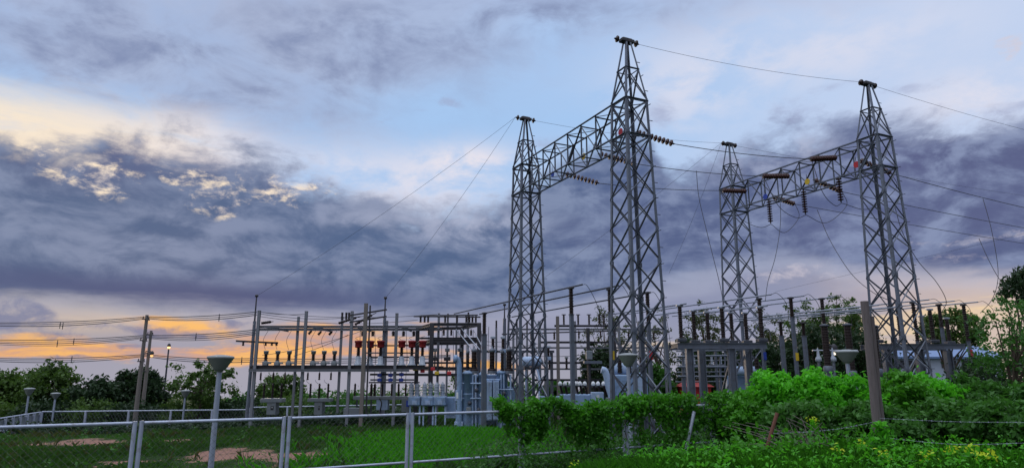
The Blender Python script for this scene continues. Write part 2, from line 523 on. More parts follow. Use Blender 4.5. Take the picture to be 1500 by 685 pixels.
mat('galvanised', (0.138, 0.157, 0.20), 0.5, 0.25, 0.3, 2.0, (0.10, 0.085, 0.08), 0.55)
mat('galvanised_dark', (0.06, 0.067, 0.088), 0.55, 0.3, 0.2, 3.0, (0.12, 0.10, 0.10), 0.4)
mat('dark_steel', (0.045, 0.045, 0.055), 0.6, 0.2, 0.25, 4.0, (0.12, 0.07, 0.05), 0.4)
mat('painted_steel', (0.17, 0.18, 0.21), 0.55, 0.0, 0.2, 3.0, (0.2, 0.16, 0.13), 0.35)
mat('concrete', (0.19, 0.165, 0.15), 0.85, 0.0, 0.2, 4.0, (0.18, 0.16, 0.14), 0.4, 0.3)
mat('porcelain', (0.022, 0.012, 0.011), 0.5, 0.0, 0.25, 8.0, spec=0.25)
mat('disc_brown', (0.050, 0.016, 0.014), 0.45, 0.0, 0.25, 8.0, spec=0.3)
mat('red_cap', (0.22, 0.010, 0.014), 0.5, 0.0, 0.25, 8.0)
mat('grey_porcelain', (0.36, 0.40, 0.47), 0.35, 0.0, 0.12, 8.0)
mat('equipment_blue', (0.23, 0.34, 0.52), 0.5, 0.0, 0.25, 2.0, (0.12, 0.13, 0.15), 0.6)
mat('equipment_pale', (0.36, 0.47, 0.66), 0.55, 0.0, 0.2, 2.0, (0.2, 0.2, 0.2), 0.5)
mat('cabinet_grey', (0.20, 0.225, 0.25), 0.55, 0.0, 0.14, 3.0, (0.18, 0.16, 0.14), 0.4)
mat('wire', (0.035, 0.035, 0.045), 0.5, 0.3, 0.2, 3.0)
mat('aluminium', (0.30, 0.32, 0.38), 0.4, 0.5, 0.15, 4.0, (0.25, 0.22, 0.22), 0.3)
mat('wood', (0.14, 0.115, 0.115), 0.85, 0.0, 0.45, 5.0, (0.09, 0.07, 0.06), 0.6, 0.6, (6, 6, 0.5))
mat('rust', (0.16, 0.065, 0.045), 0.9, 0.0, 0.35, 9.0, (0.07, 0.03, 0.025), 0.5, 0.4)
mat('lamp_bowl', (0.235, 0.25, 0.25), 0.35, 0.0, 0.08, 3.0, (0.2, 0.2, 0.17), 0.3)
mat('lamp_lid', (0.26, 0.28, 0.29), 0.5, 0.0, 0.1, 3.0)
mat('lamp_post', (0.30, 0.34, 0.43), 0.5, 0.1, 0.14, 4.0, (0.26, 0.24, 0.24), 0.3)
mat('yellow_paint', (0.62, 0.42, 0.02), 0.55, 0.0, 0.12, 5.0)
mat('red_paint', (0.50, 0.02, 0.03), 0.55, 0.0, 0.12, 5.0)
mat('blue_paint', (0.03, 0.07, 0.42), 0.55, 0.0, 0.12, 5.0)
mat('label_white', (0.75, 0.76, 0.78), 0.6, 0.0, 0.05, 5.0)
mat('black_paint', (0.02, 0.02, 0.025), 0.6, 0.0, 0.1, 5.0)
mat('bark', (0.075, 0.055, 0.04), 0.9, 0.0, 0.35, 6.0, None, 0, 0.5, (3, 3, 0.8))
mat('dead_wood', (0.20, 0.17, 0.15), 0.9, 0.0, 0.4, 9.0)
mat('fence_pipe', (0.42, 0.46, 0.58), 0.5, 0.25, 0.25, 5.0, (0.20, 0.16, 0.14), 0.55)
mat('fence_wire', (0.13, 0.14, 0.16), 0.6, 0.3, 0.2, 5.0)
mat('far_wall', (0.42, 0.47, 0.58), 0.8, 0.0, 0.06, 0.6, (0.36, 0.36, 0.38), 0.4)
mat('far_roof', (0.13, 0.20, 0.36), 0.6, 0.0, 0.1, 0.6)
mat('red_roof', (0.34, 0.045, 0.045), 0.6, 0.0, 0.15, 1.0)
leaf_mat('leaf_vine', (0.030, 0.115, 0.010), (0.075, 0.30, 0.014), 0.35)
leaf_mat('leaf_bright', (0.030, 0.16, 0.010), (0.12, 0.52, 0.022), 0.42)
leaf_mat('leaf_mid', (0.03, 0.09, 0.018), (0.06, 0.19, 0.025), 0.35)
leaf_mat('leaf_tree', (0.030, 0.066, 0.017), (0.095, 0.175, 0.032), 0.34)
leaf_mat('leaf_dark', (0.016, 0.035, 0.016), (0.03, 0.065, 0.022), 0.25)
leaf_mat('leaf_olive', (0.045, 0.06, 0.025), (0.08, 0.11, 0.035), 0.3)
leaf_mat('grass_blade', (0.046, 0.105, 0.026), (0.10, 0.245, 0.042), 0.42)
leaf_mat('grass_lush', (0.07, 0.30, 0.014), (0.15, 0.60, 0.03), 0.45)
leaf_mat('grass_mixed', (0.030, 0.11, 0.012), (0.085, 0.34, 0.02), 0.4)
leaf_mat('grass_dry', (0.08, 0.10, 0.035), (0.16, 0.18, 0.06), 0.35)
leaf_mat('petal', (0.38, 0.60, 0.03), (0.74, 0.80, 0.05), 0.35)
glow_mat('lamp_glow', (1.0, 0.55, 0.2), 3.0)
glow_mat('lamp_glow_white', (1.0, 0.85, 0.6), 6.0)
M = MATS

# ------------------------------------------------------------------ ground
FL0 = Vector((-2.1, 14.0, 0)); FLD = Vector((0.877, 0.480, 0))     # line of the near fence

def sstep(x, a, b):
    t = min(1.0, max(0.0, (x - a) / (b - a)))
    return t * t * (3 - 2 * t)

def fence_side(x, y):
    return (x - FL0.x) * -FLD.y + (y - FL0.y) * FLD.x

def ground_z(x, y):
    s = fence_side(x, y)
    z = 1.8 - 0.8 * sstep(s, -5.5, 0.0) - 1.0 * sstep(s, 0.0, 6.0)
    z -= 1.2 * sstep(-x, 8, 22) * sstep(y, 34, 50)
    if y > 58: z -= 0.036 * (y - 58)          # the land falls away gently behind the yard
    z += 0.07 * mnoise.noise(Vector((x * 0.35, y * 0.35, 0))) + 0.03 * mnoise.noise(Vector((x * 1.3, y * 1.3, 3)))
    z += 0.45 * math.exp(-((x + 2.5) ** 2 / 16 + (y - 30) ** 2 / 12))
    return z

SOIL = [(-20.6, 33.0, 3.3, 2.2), (-16.4, 34.0, 2.4, 1.3), (-11.8, 28.6, 2.2, 2.9), (-9.0, 27.4, 2.1, 2.0), (-14.2, 25.6, 1.6, 1.2), (-9.8, 22.9, 2.4, 1.5)]
def soil_amt(x, y):
    a = 0.0
    for cx, cy, rx, ry in SOIL:
        q = ((x - cx) / rx) ** 2 + ((y - cy) / ry) ** 2
        a = max(a, math.exp(-q * 0.9))
    return a * .85 + 0.42 * mnoise.noise(Vector((x * 0.9, y * 0.9, 9))) + 0.36 * mnoise.noise(Vector((x * 2.6, y * 2.6, 4)))

def build_ground():
    xs = [-2500, -1200, -600, -300, -160, -110, -80] + [(-60 + i * 0.5) for i in range(240)] + [62, 72, 90, 130, 250, 600, 1200, 2500]
    ys = [-300, -80, -30, -10] + [(-4 + i * 0.5) for i in range(148)] + [72, 78, 86, 100, 140, 220, 400, 900, 1800, 2600]
    vs = [(x, y, ground_z(x, y)) for y in ys for x in xs]
    n = len(xs)
    fs = [(j * n + i, j * n + i + 1, (j + 1) * n + i + 1, (j + 1) * n + i) for j in range(len(ys) - 1) for i in range(n - 1)]
    me = bpy.data.meshes.new('ground')
    me.from_pydata(vs, [], fs)
    me.polygons.foreach_set('use_smooth', [True] * len(fs))
    m = bpy.data.materials.new('earth'); m.use_nodes = True
    t = m.node_tree; t.nodes.clear(); g = NG(t)
    tc = g.new('ShaderNodeTexCoord'); vec = tc.outputs['Object']
    a = g.new('ShaderNodeAttribute'); a.attribute_name = 'bare'
    n1 = g.noise(vec, 0.7, 6, 0.65); n2 = g.noise(vec, 6.0, 5, 0.65); n3 = g.noise(vec, 0.06, 4)
    turf = g.mix(g.step(n1, 0.35, 0.65), (0.014, 0.028, 0.009, 1), (0.026, 0.050, 0.013, 1))
    turf = g.mix(g.step(n2, 0.5, 0.75) * 0.2, turf, (0.06, 0.055, 0.03, 1))
    soil = g.mix(n2, (0.17, 0.085, 0.062, 1), (0.32, 0.185, 0.145, 1))
    soil = g.mix(g.step(n1, 0.55, 0.75) * 0.5, soil, (0.20, 0.12, 0.09, 1))
    c = g.mix(g.step(S(g, a.outputs['Fac']) + (n2 - 0.5) * 0.9 + (n1 - 0.5) * 0.8, 0.42, 0.62), turf, soil)
    p = g.new('ShaderNodeBsdfPrincipled'); g.put(p.inputs['Base Color'], c); p.inputs['Roughness'].default_value = 0.95
    p.inputs['Specular IOR Level'].default_value = 0.1
    b = g.new('ShaderNodeBump'); b.inputs['Strength'].default_value = 0.6; b.inputs['Distance'].default_value = 0.05
    g.put(b.inputs['Height'], n2); t.links.new(b.outputs[0], p.inputs['Normal'])
    o = g.new('ShaderNodeOutputMaterial'); t.links.new(p.outputs[0], o.inputs['Surface'])
    me.materials.append(m)
    at_ = me.attributes.new('bare', 'FLOAT', 'POINT')
    at_.data.foreach_set('value', [max(0.0, min(1.0, soil_amt(v[0], v[1]))) if (-60 < v[0] < 60 and 0 < v[1] < 70) else 0.0 for v in vs])
    ob = bpy.data.objects.new('ground', me); COL.objects.link(ob)
    tag(ob, 'grassy substation yard ground with patches of bare reddish soil', 'ground', kind='structure')
build_ground()

# ------------------------------------------------------------------ lattice gantries
TA = Vector((0.86, 38.9, 0.0)); TB = Vector((5.53, 29.0, 0.0)); TC = Vector((15.2, 43.6, 0.0)); TD = Vector((19.7, 33.8, 0.0))
Z_LOW, Z_TOP, Z_PEAK = 14.0, 15.75, 18.85

def make_tower(label, loc):
    root = thing('lattice_tower', label, 'lattice tower', loc, YAW, 'lattice steel gantry towers')
    def hw(z):                                    # half width of the square at height z
        return 1.0 + (0.62 - 1.0) * z / Z_TOP if z <= Z_TOP else 0.62 + (0.15 - 0.62) * (z - Z_TOP) / (Z_PEAK - Z_TOP)
    cs = [(-1, -1), (1, -1), (1, 1), (-1, 1)]
    P = lambda c, z: Vector((c[0] * hw(z), c[1] * hw(z), z))
    for c in cs:
        b = MB()
        for z0, z1, w in ((0.0, Z_TOP, 0.135), (Z_TOP, Z_PEAK, 0.09)):
            p, q = P(c, z0), P(c, z1)
            d = (q - p).normalized()
            # L section opening inwards
            sx = Vector((-c[0], 0, 0)); sy = Vector((0, -c[1], 0)); t = w * 0.14
            prof = [(0, 0), (w, 0), (w, t), (t, t), (t, w), (0, w)]
            vs = [e + sx * a + sy * bb for e in (p, q) for a, bb in prof]
            fs = [(i, (i + 1) % 6, 6 + (i + 1) % 6, 6 + i) for i in range(6)] + [tuple(range(5, -1, -1)), tuple(range(6, 12))]
            b.add(vs, fs)
        b.box(P(c, 0.06), (0.34, 0.34, 0.12))
        b.build('leg', M['galvanised'], root)
    def face(i):
        return cs[i], cs[(i + 1) % 4]
    def inward(i, k):
        a, b = face(i)
        n = Vector((-(a[0] + b[0]) / 2, -(a[1] + b[1]) / 2, 0))
        return n * k
    zs = [0.2, 1.75, 3.4, 5.0, 6.6, 8.15, 9.65, 11.1, 12.55, Z_LOW, Z_TOP]
    for i in range(4):
        a, b = face(i)
        nv = Vector(((a[0] + b[0]) / 2, (a[1] + b[1]) / 2, 0))
        for k in range(len(zs) - 1):
            z0, z1 = zs[k], zs[k + 1]
            w = 0.066 if k < 5 else 0.06
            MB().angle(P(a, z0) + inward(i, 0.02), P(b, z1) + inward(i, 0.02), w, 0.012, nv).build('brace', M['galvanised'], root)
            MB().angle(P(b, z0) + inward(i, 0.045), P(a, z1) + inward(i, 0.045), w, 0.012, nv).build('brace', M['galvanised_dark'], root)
        for z in (Z_LOW, Z_TOP):
            MB().angle(P(a, z) + inward(i, 0.06), P(b, z) + inward(i, 0.06), 0.10, 0.014, nv).build('girt', M['galvanised'], root)
        zm = Z_TOP + 1.65
        MB().angle(P(a, zm) + inward(i, 0.02), P(b, zm) + inward(i, 0.02), 0.06, 0.01, nv).build('girt', M['galvanised'], root)
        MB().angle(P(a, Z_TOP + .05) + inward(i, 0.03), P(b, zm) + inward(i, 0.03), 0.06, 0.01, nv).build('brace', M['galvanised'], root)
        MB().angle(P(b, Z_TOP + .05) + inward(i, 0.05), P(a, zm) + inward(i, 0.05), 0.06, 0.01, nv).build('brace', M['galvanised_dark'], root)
    for k, z in enumerate(zs[1:-1]):
        s = .2 if z < 9 else .16
        for c in cs:
            p = P(c, z)
            MB().box(p + Vector((-c[0] * s * .5, c[1] * .008, 0)), (s, .012, s * 1.1)).box(p + Vector((c[0] * .008, -c[1] * s * .5, 0)), (.012, s, s * 1.1)).build('gusset_plate', M['galvanised'], root)
    # plan bracing at the two beam levels
    for z in (Z_LOW + .1, Z_TOP - .1):
        MB().bar(P(cs[0], z), P(cs[2], z), 0.06, 0.02).build('plan_brace', M['galvanised_dark'], root)
        MB().bar(P(cs[1], z - .04), P(cs[3], z - .04), 0.06, 0.02).build('plan_brace', M['galvanised_dark'], root)
    b = MB().box((0, 0, Z_PEAK + 0.06), (0.72, 0.34, 0.16), bev=0.02)
    b.box((0, 0, Z_PEAK + 0.17), (0.5, 0.2, 0.06))
    b.build('cap_plate', M['dark_steel'], root)
    for s in (-1, 1):
        rot = Matrix.Rotation(math.pi / 2, 3, 'Y')
        b = MB().lathe([(0.03, -.12), (0.05, -.1), (0.05, -.06), (0.15, -.045), (0.17, 0.0), (0.06, 0.05), (0.05, 0.1), (0.02, 0.16)], (s * 0.56, 0, Z_PEAK + 0.06), 12, rot if s > 0 else Matrix.Rotation(-math.pi / 2, 3, 'Y'))
        b.build('wire_clamp', M['porcelain'], root)
    sb = MB().bar((0, 0, 0), (0.17, 0.0, 0), 0.025, 0.025).mesh('step_bolt', M['galvanised_dark'])
    for k in range(22):
        z = 2.0 + k * 0.75
        p = P(cs[1], z)
        link_mesh('step_bolt', sb, root, p, (0, 0, 0 if k % 2 else -math.pi / 2))
    return root

tw = make_tower('tallest lattice tower, nearest the road, carrying the near end of the first gantry beam', TB)
copy_tree(tw, loc=TA, label='lattice tower behind the transformer with two thin guy wires running down to its left')
copy_tree(tw, loc=TC, label='far lattice tower of the right gantry, rising behind the seven-insulator switch platform')
copy_tree(tw, loc=TD, label='lattice tower standing behind the grey wooden post and the bright green bushes')

def make_beam(label, loc):
    root = thing('gantry_beam', label, 'lattice beam', loc, YAW, 'lattice steel gantry beams')
    L = (TB - TA).length
    n = 7
    y0, y1 = -0.62, -(L - 0.62)
    Y = [y0 + (y1 - y0) * i / n for i in range(n + 1)]
    w = 0.60
    for sx in (-1, 1):
        for z in (Z_LOW, Z_TOP - .06):
            MB().angle((sx * w, y0, z), (sx * w, y1, z), 0.10, 0.014, (0, 0, 1)).build('chord', M['galvanised'], root)
        for i in range(n + 1):
            if 0 < i < n:
                MB().angle((sx * (w - .02), Y[i], Z_LOW), (sx * (w - .02), Y[i], Z_TOP - .05), 0.06, 0.01, (sx, 0, 0)).build('post_strut', M['galvanised'], root)
        for i in range(n):
            a, b = (Z_LOW + .02, Z_TOP - .08) if i % 2 == 0 else (Z_TOP - .08, Z_LOW + .02)
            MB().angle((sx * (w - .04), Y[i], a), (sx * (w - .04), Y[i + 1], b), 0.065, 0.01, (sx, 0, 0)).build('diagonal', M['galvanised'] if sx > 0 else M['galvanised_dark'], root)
    for z in (Z_LOW + .03, Z_TOP - .09):
        for i in range(1, n):
            MB().bar((-w, Y[i], z), (w, Y[i], z), 0.065, 0.05).build('cross_strut', M['galvanised_dark'], root)
        for i in range(n):
            s = 1 if i % 2 == 0 else -1
            MB().bar((-w * s, Y[i], z + .012), (w * s, Y[i + 1], z + .012), 0.05, 0.02).build('plan_brace', M['galvanised_dark'], root)
    return root
bm = make_beam('lattice beam bridging the two towers of the first gantry, nearer the transformer', TA)
copy_tree(bm, loc=TC, label='lattice beam of the right gantry with suspension insulator strings hanging under it')

# ------------------------------------------------------------------ insulator strings
_disc = MB().lathe([(0.03, -.075), (0.045, -.07), (0.045, -.02), (0.15, -.012), (0.165, 0.012), (0.14, 0.03), (0.05, 0.035), (0.03, 0.075)], n=14).mesh('disc', M['disc_brown'])
_fit = MB().lathe([(0.02, -.06), (0.045, -.05), (0.045, 0.03), (0.02, 0.06)], n=8).mesh('end_fitting', M['dark_steel'])
STR_ENDS = {}
def insulator_string(p, q, label, group, n=9, link=0.0):
    p, q = Vector(p), Vector(q)
    d = (q - p)
    L = d.length
    root = thing('insulator_string', label, 'insulator', p, 0, group)
    root.rotation_euler = d.to_track_quat('Z', 'Y').to_euler()
    link_mesh('end_fitting', _fit, root, (0, 0, 0.06))
    link_mesh('end_fitting', _fit, root, (0, 0, L - 0.06))
    if link > 0:
        MB().tube([(0, 0, 0), (0, 0, link)], 0.018, 6).build('link_rod', M['dark_steel'], root)
    for i in range(n):
        z = link + 0.1 + (L - link - 0.2) * (i + 0.5) / n
        link_mesh('disc', _disc, root, (0, 0, z))
    return root

fe1 = TA + WX * 0.62; fe2 = TC + WX * 0.62; fw2 = TC - WX * 0.62
g1s = [((826, 254), (878, 268.5)), ((876, 225), (932, 240)), ((931, 193.5), (988, 211))]
WIRES = []
def wire(pts, r, name, label, cat, group=None, m='wire', n=5):
    o = MB().tube(pts, r, n).build(name, M[m])
    return tag(o, label, cat, group)

names3 = ['lowest', 'middle', 'highest']
g1_ends, w_starts, e_ends = [], [], []
for i, (a, b) in enumerate(g1s):
    p = hit(a[0], a[1], fe1, UX)
    q = hit(b[0], b[1], p, WX)
    g1_ends.append(q)
    insulator_string(p, q, ['brown disc insulator string pulling right from the far end of the first gantry beam',
                            'brown disc insulator string pulling right from the middle of the first gantry beam',
                            'brown disc insulator string pulling right from the head of the tallest tower'][i], 'strain insulator strings on the first gantry')
g2w = [((1057, 279), (1094, 280)), ((1116, 258), (1157, 258)), ((1186, 233), (1226, 231))]
for i, (a, b) in enumerate(g2w):
    q = hit(b[0], b[1], fw2, UX)
    p = hit(a[0], a[1], q, WX)
    w_starts.append(p)
    insulator_string(p, q, ['reddish disc insulator string crossing the front of the far right-gantry tower',
                            'reddish disc insulator string at the upper chord, middle of the right gantry beam',
                            'reddish disc insulator string at the upper chord, near end of the right gantry beam'][i], 'strain insulator strings on the left face of the right gantry', 10)
g2e = [((1131, 288), (1165, 299)), ((1191, 263), (1234, 281)), ((1258, 234), (1306, 254))]
for i, (a, b) in enumerate(g2e):
    p = hit(a[0], a[1], fe2, UX)
    q = hit(b[0], b[1], p, WX)
    e_ends.append(q)
    insulator_string(p, q, ['brown disc insulator string sloping down right beside the blue phase disc',
                            'brown disc insulator string sloping down right beside the yellow phase disc',
                            'brown disc insulator string sloping down right inside the tower behind the wooden post'][i], 'strain insulator strings on the outgoing side of the right gantry')
g2s = [((1126, 292), (1126.5, 328)), ((1176.5, 277), (1179, 314)), ((1228, 258), (1230.5, 297))]
s_ends = []
for i, (a, b) in enumerate(g2s):
    p = hit(a[0], a[1], TC, UX)
    q = hit(b[0], b[1], TC, UX); q.x, q.y = p.x, p.y
    s_ends.append(q)
    insulator_string(p, q, ['brown disc string hanging straight down beside the far tower of the right gantry',
                            'brown disc string hanging straight down from the middle of the right gantry beam',
                            'brown disc string hanging straight down near the tower behind the wooden post'][i], 'suspension insulator strings under the right gantry beam', 9)
# phase discs on the beams
def phase_disc(px, py, p0, colr, label):
    c = hit(px, py, p0, UX)
    root = thing('phase_disc', label, 'phase sign', c, YAW)
    rot = Matrix.Rotation(math.pi / 2, 3, 'Y')
    MB().lathe([(0.0, -.012), (0.18, -.012), (0.18, 0.012), (0.0, 0.012)], (0, 0, 0), 20, rot, False).build('plate', M[colr], root)
    MB().bar((-.03, 0, 0.2), (-.03, 0, 0.45), 0.03, 0.02, (1, 0, 0)).build('bracket', M['galvanised_dark'], root)
phase_disc(855, 229, fe1, 'yellow_paint', 'round yellow phase disc under the middle of the first gantry beam')
phase_disc(809.5, 255, fe1, 'blue_paint', 'round blue phase disc under the far end of the first gantry beam')
phase_disc(909, 193, fe1, 'red_paint', 'round red phase disc at the head of the tallest tower')
phase_disc(1182.5, 266, fw2, 'yellow_paint', 'round yellow phase disc on the middle of the right gantry beam')
phase_disc(1121, 288, fw2, 'blue_paint', 'round blue phase disc at the far end of the right gantry beam')
phase_disc(1254.5, 241, fw2, 'red_paint', 'round red phase disc at the near end of the right gantry beam')

# conductors
for i in range(3):
    wire(sag(g1_ends[i], w_starts[i], 0.12), 0.021, 'conductor', names3[i] + ' of the three thick conductors strung between the two gantries', 'power line', 'conductors between the gantries')
tg = [(1500, 354), (1500, 331), (1500, 301)]
for i in range(3):
    q = hit(tg[i][0], tg[i][1], e_ends[i], WX)
    q2 = e_ends[i].lerp(q, 1.6)
    wire(sag(e_ends[i], q2, 0.15), 0.021, 'conductor', names3[i] + ' of the three thick conductors leaving the right gantry away to the right', 'power line', 'conductors leaving the right gantry')
pk = lambda T, s: T + WX * (0.72 * s) + Vector((0, 0, Z_PEAK + 0.06))
wire(sag(pk(TB, 1), pk(TD, -1), 0.25), 0.009, 'shield_wire', 'thin wire between the peaks of the two nearer towers, high against the pale sky', 'power line', 'shield wires between tower peaks')
wire(sag(pk(TA, 1), pk(TC, -1), 0.25), 0.009, 'shield_wire', 'thin wire between the peaks of the two farther towers', 'power line', 'shield wires between tower peaks')
q = hit(1500, 186, pk(TD, 1), WX)
wire(sag(pk(TD, 1), pk(TD, 1).lerp(q, 1.6), 0.2), 0.009, 'shield_wire', 'thin wire leaving the peak of the tower behind the wooden post', 'power line', 'shield wires leaving the right gantry')
q = hit(1500, 283, pk(TC, 1), WX)
wire(sag(pk(TC, 1), pk(TC, 1).lerp(q, 1.4), 0.3), 0.009, 'shield_wire', 'thin wire leaving the peak of the far right-gantry tower', 'power line', 'shield wires leaving the right gantry')

# jumper loops and drop wires
def drop(pts, label, cat='drop wire', group='drop wires from the overhead conductors', r=0.018, name='drop_wire'):
    P = [at(*p) for p in pts]
    wire(spline(P, 8), r, name, label, cat, group)
d_ = lambda v: v.y
E, Sx = e_ends, s_ends
def loop(p, mids, q, label):
    wire(spline([p] + mids + [q], 8), 0.018, 'jumper_wire', label, 'jumper wire', 'jumper loops under the right gantry')
for i, lab in enumerate(['jumper loop swinging under the suspension string beside the far tower',
                         'jumper loop swinging under the suspension string at mid beam',
                         'jumper loop swinging under the suspension string near the tower behind the wooden post']):
    m = (E[i] + Sx[i]) / 2
    w_end = hit(g2w[i][1][0], g2w[i][1][1], fw2, UX)
    loop(E[i], [E[i] + Vector((0.15, 0, -0.9)), m + Vector((0, 0, -1.25))], Sx[i] - Vector((0, 0, .03)), lab)
    a = w_starts[i]
    b = Sx[i] - Vector((0, 0, .05))
    wire(spline([a + Vector((0.1, 0, -.05)), a.lerp(b, 0.35) + Vector((0, 0, -1.0)), a.lerp(b, 0.75) + Vector((0, 0, -0.75)), b], 8), 0.018, 'jumper_wire',
         ['jumper wire dipping left of the hanging string beside the far tower', 'jumper wire dipping left of the hanging string at mid beam', 'jumper wire dipping left of the hanging string nearest the road'][i], 'jumper wire', 'jumper wires on the left face of the right gantry')

# ------------------------------------------------------------------ switchyard equipment
def part(mb, name, m, root):
    """world-space shapes become a part of root"""
    l = root.matrix_world.translation if root.parent else root.location
    mb.v = [(x - l.x, y - l.y, z - l.z) for x, y, z in mb.v]
    return mb.build(name, M[m], root)

def subpart(mb, name, m, root, par):
    l = root.location
    mb.v = [(x - l.x, y - l.y, z - l.z) for x, y, z in mb.v]
    return mb.build(name, M[m], par)

def rect(mb, x0, x1, y0, y1, d, dep, bev=0.0):
    """a box whose front face covers photo columns x0..x1, rows y0..y1 at distance d"""
    ym, xm = (y0 + y1) / 2, (x0 + x1) / 2
    a, b = at(x0, ym, d).x, at(x1, ym, d).x
    zt, zb = at(xm, y0, d).z, at(xm, y1, d).z
    mb.box(((a + b) / 2, d + dep / 2, (zt + zb) / 2), (b - a, dep, zt - zb), bev=bev)
    return mb

def ribs(r, h, n, core=0.62):
    p = [(r * core, 0.0)]
    for i in range(n):
        z = h * (i + 0.15) / n
        s = h / n
        k = 1.0 if i % 2 == 0 else 0.86
        p += [(r * core, z), (r * k, z + s * 0.18), (r * k * 0.98, z + s * 0.30), (r * core, z + s * 0.66)]
    p.append((r * core, h))
    return p

def base_on(px, d, py=560):
    x = at(px, py, d).x
    return Vector((x, d, ground_z(x, d)))

# ---- medium voltage switchgear structure on the left
DF, DB = 40.0, 44.5
sw = thing('switchgear_gantry', 'long open steel switchgear structure carrying rows of small transformers against the orange sky', 'steel frame', base_on(470, DF))
def sq_post(root, px, py, d, w=0.24, m='painted_steel', zb=None):
    t = at(px, py, d)
    g = ground_z(t.x, d) - 0.2 if zb is None else zb
    b = MB()
    b.channel((t.x, d, g), (t.x, d, t.z), w, w * 0.9, 0.035, (0, 1, 0))
    b.box((t.x, d, t.z + .01), (w * 1.05, w, 0.03))
    return part(b, 'post', m, root)
for px, py in ((380, 455), (449, 456), (516, 456), (581.5, 459)):
    sq_post(sw, px, py, DF, 0.165)
for px, py in ((437.5, 464), (501.5, 464), (643, 459), (567, 470)):
    sq_post(sw, px, py, DB, 0.15)
ZS = at(480, 534.5, DF).z
def hbeam(root, xa, xb, z, d, w=0.16, h=0.2, m='painted_steel', name='beam'):
    return part(MB().channel((xa, d, z), (xb, d, z), w, h, 0.03, (0, 0, 1)), name, m, root)
X = lambda px, py, d: at(px, py, d).x
Z = lambda px, py, d: at(px, py, d).z
hbeam(sw, X(376, 477, DF), X(618, 477, DF), Z(480, 478, DF), DF + .15, 0.14, 0.14)
hbeam(sw, X(376, 483, DB), X(648, 483, DB), Z(480, 482.5, DB), DB - .15, 0.14, 0.16)
hbeam(sw, X(368, 534, DF), X(622, 534, DF), ZS - 0.12, DF + .17, 0.3, 0.24, 'dark_steel', 'shelf_beam')
hbeam(sw, X(368, 534, DB), X(650, 534, DB), ZS - 0.12, DB - .17, 0.3, 0.22, 'dark_steel', 'shelf_beam')
hbeam(sw, X(366, 542, DF), X(600, 542, DF), Z(480, 542, DF), DF - .18, 0.12, 0.16)
hbeam(sw, X(540, 547, DF), X(690, 549, DF), Z(600, 548, DF), DF + .4, 0.1, 0.12, 'dark_steel')
hbeam(sw, X(540, 556, DF), X(606, 556, DF), Z(600, 556, DF), DF + .5, 0.08, 0.1)
hbeam(sw, X(530, 516, DF), X(612, 516, DF), Z(580, 516, DF), DF + .6, 0.08, 0.08)
for px in (379, 448, 515, 581):
    x = X(px, 534, DF)
    part(MB().channel((x + .2, DF + .33, ZS - .13), (x + .2, DB - .33, ZS - .13), 0.16, 0.18, 0.025, (0, 0, 1)), 'cross_beam', 'dark_steel', sw)
    part(MB().channel((x + .2, DF + .25, Z(480, 478, DF)), (x + .2, DB - .25, Z(480, 478, DF)), 0.12, 0.12, 0.02, (0, 0, 1)), 'cross_beam', 'painted_steel', sw)

# concrete pole, lightning masts
def mast(px, py0, py1, d, r, label, m='galvanised', ball=True):
    t0 = at(px, py1, d); t1 = at(px, py0, d)
    root = thing('lightning_mast', label, 'lightning mast', base_on(px, d), 0)
    root.location.x = t0.x; root.location.z = ground_z(t0.x, d)
    g = root.location.z
    part(MB().tube([(t0.x, d, g - .2), (t0.x, d, t0.z)], r, 8, r * .85), 'pole', m, root)
    part(MB().tube([(t0.x, d, t0.z), (t0.x, d, t1.z)], r * .45, 6, r * .3), 'spike', 'dark_steel', root)
    part(MB().lathe([(0.02, -.1), (.1, -.07), (.12, 0), (.1, .07), (.02, .1)], (t0.x, d, t1.z), 10), 'wire_clamp', 'dark_steel', root)
    return Vector((t0.x, d, t1.z))
m1 = mast(373, 433, 470, DB, 0.13, 'slim lightning mast at the left end of the switchgear structure, holding a long guy wire')
m2 = mast(563.5, 436, 465, DB, 0.13, 'slim lightning mast among the red-capped transformers, holding a guy wire')
m3 = mast(739, 446, 466, 48, 0.14, 'slim lightning mast just left of the tower behind the transformer')
t = at(536.5, 444, 39)
cp_ = thing('concrete_pole', 'square brownish concrete pole rising through the middle of the switchgear structure', 'utility pole', (t.x, 39, ground_z(t.x, 39)))
part(MB().bar((t.x, 39, ground_z(t.x, 39) - .2), (t.x, 39, t.z), 0.2, 0.2, (0, 1, 0)), 'pole', 'concrete', cp_)
part(MB().tube([(t.x + .24, 39.2, 1), (t.x + .2, 39.2, t.z - .1)], 0.05, 6), 'conduit', 'dark_steel', cp_)
tz = t.z
for k, dz in enumerate((-0.55, -0.95)):
    part(MB().bar((t.x - 1.0, 39.22, tz + dz - .15), (t.x + 1.2, 39.22, tz + dz + .2), 0.09, 0.09), 'cross_arm', 'dark_steel', cp_)

def blob_ins(mb, c, h=0.3, r=0.07):
    return mb.lathe(ribs(r, h, 3), c, 8)

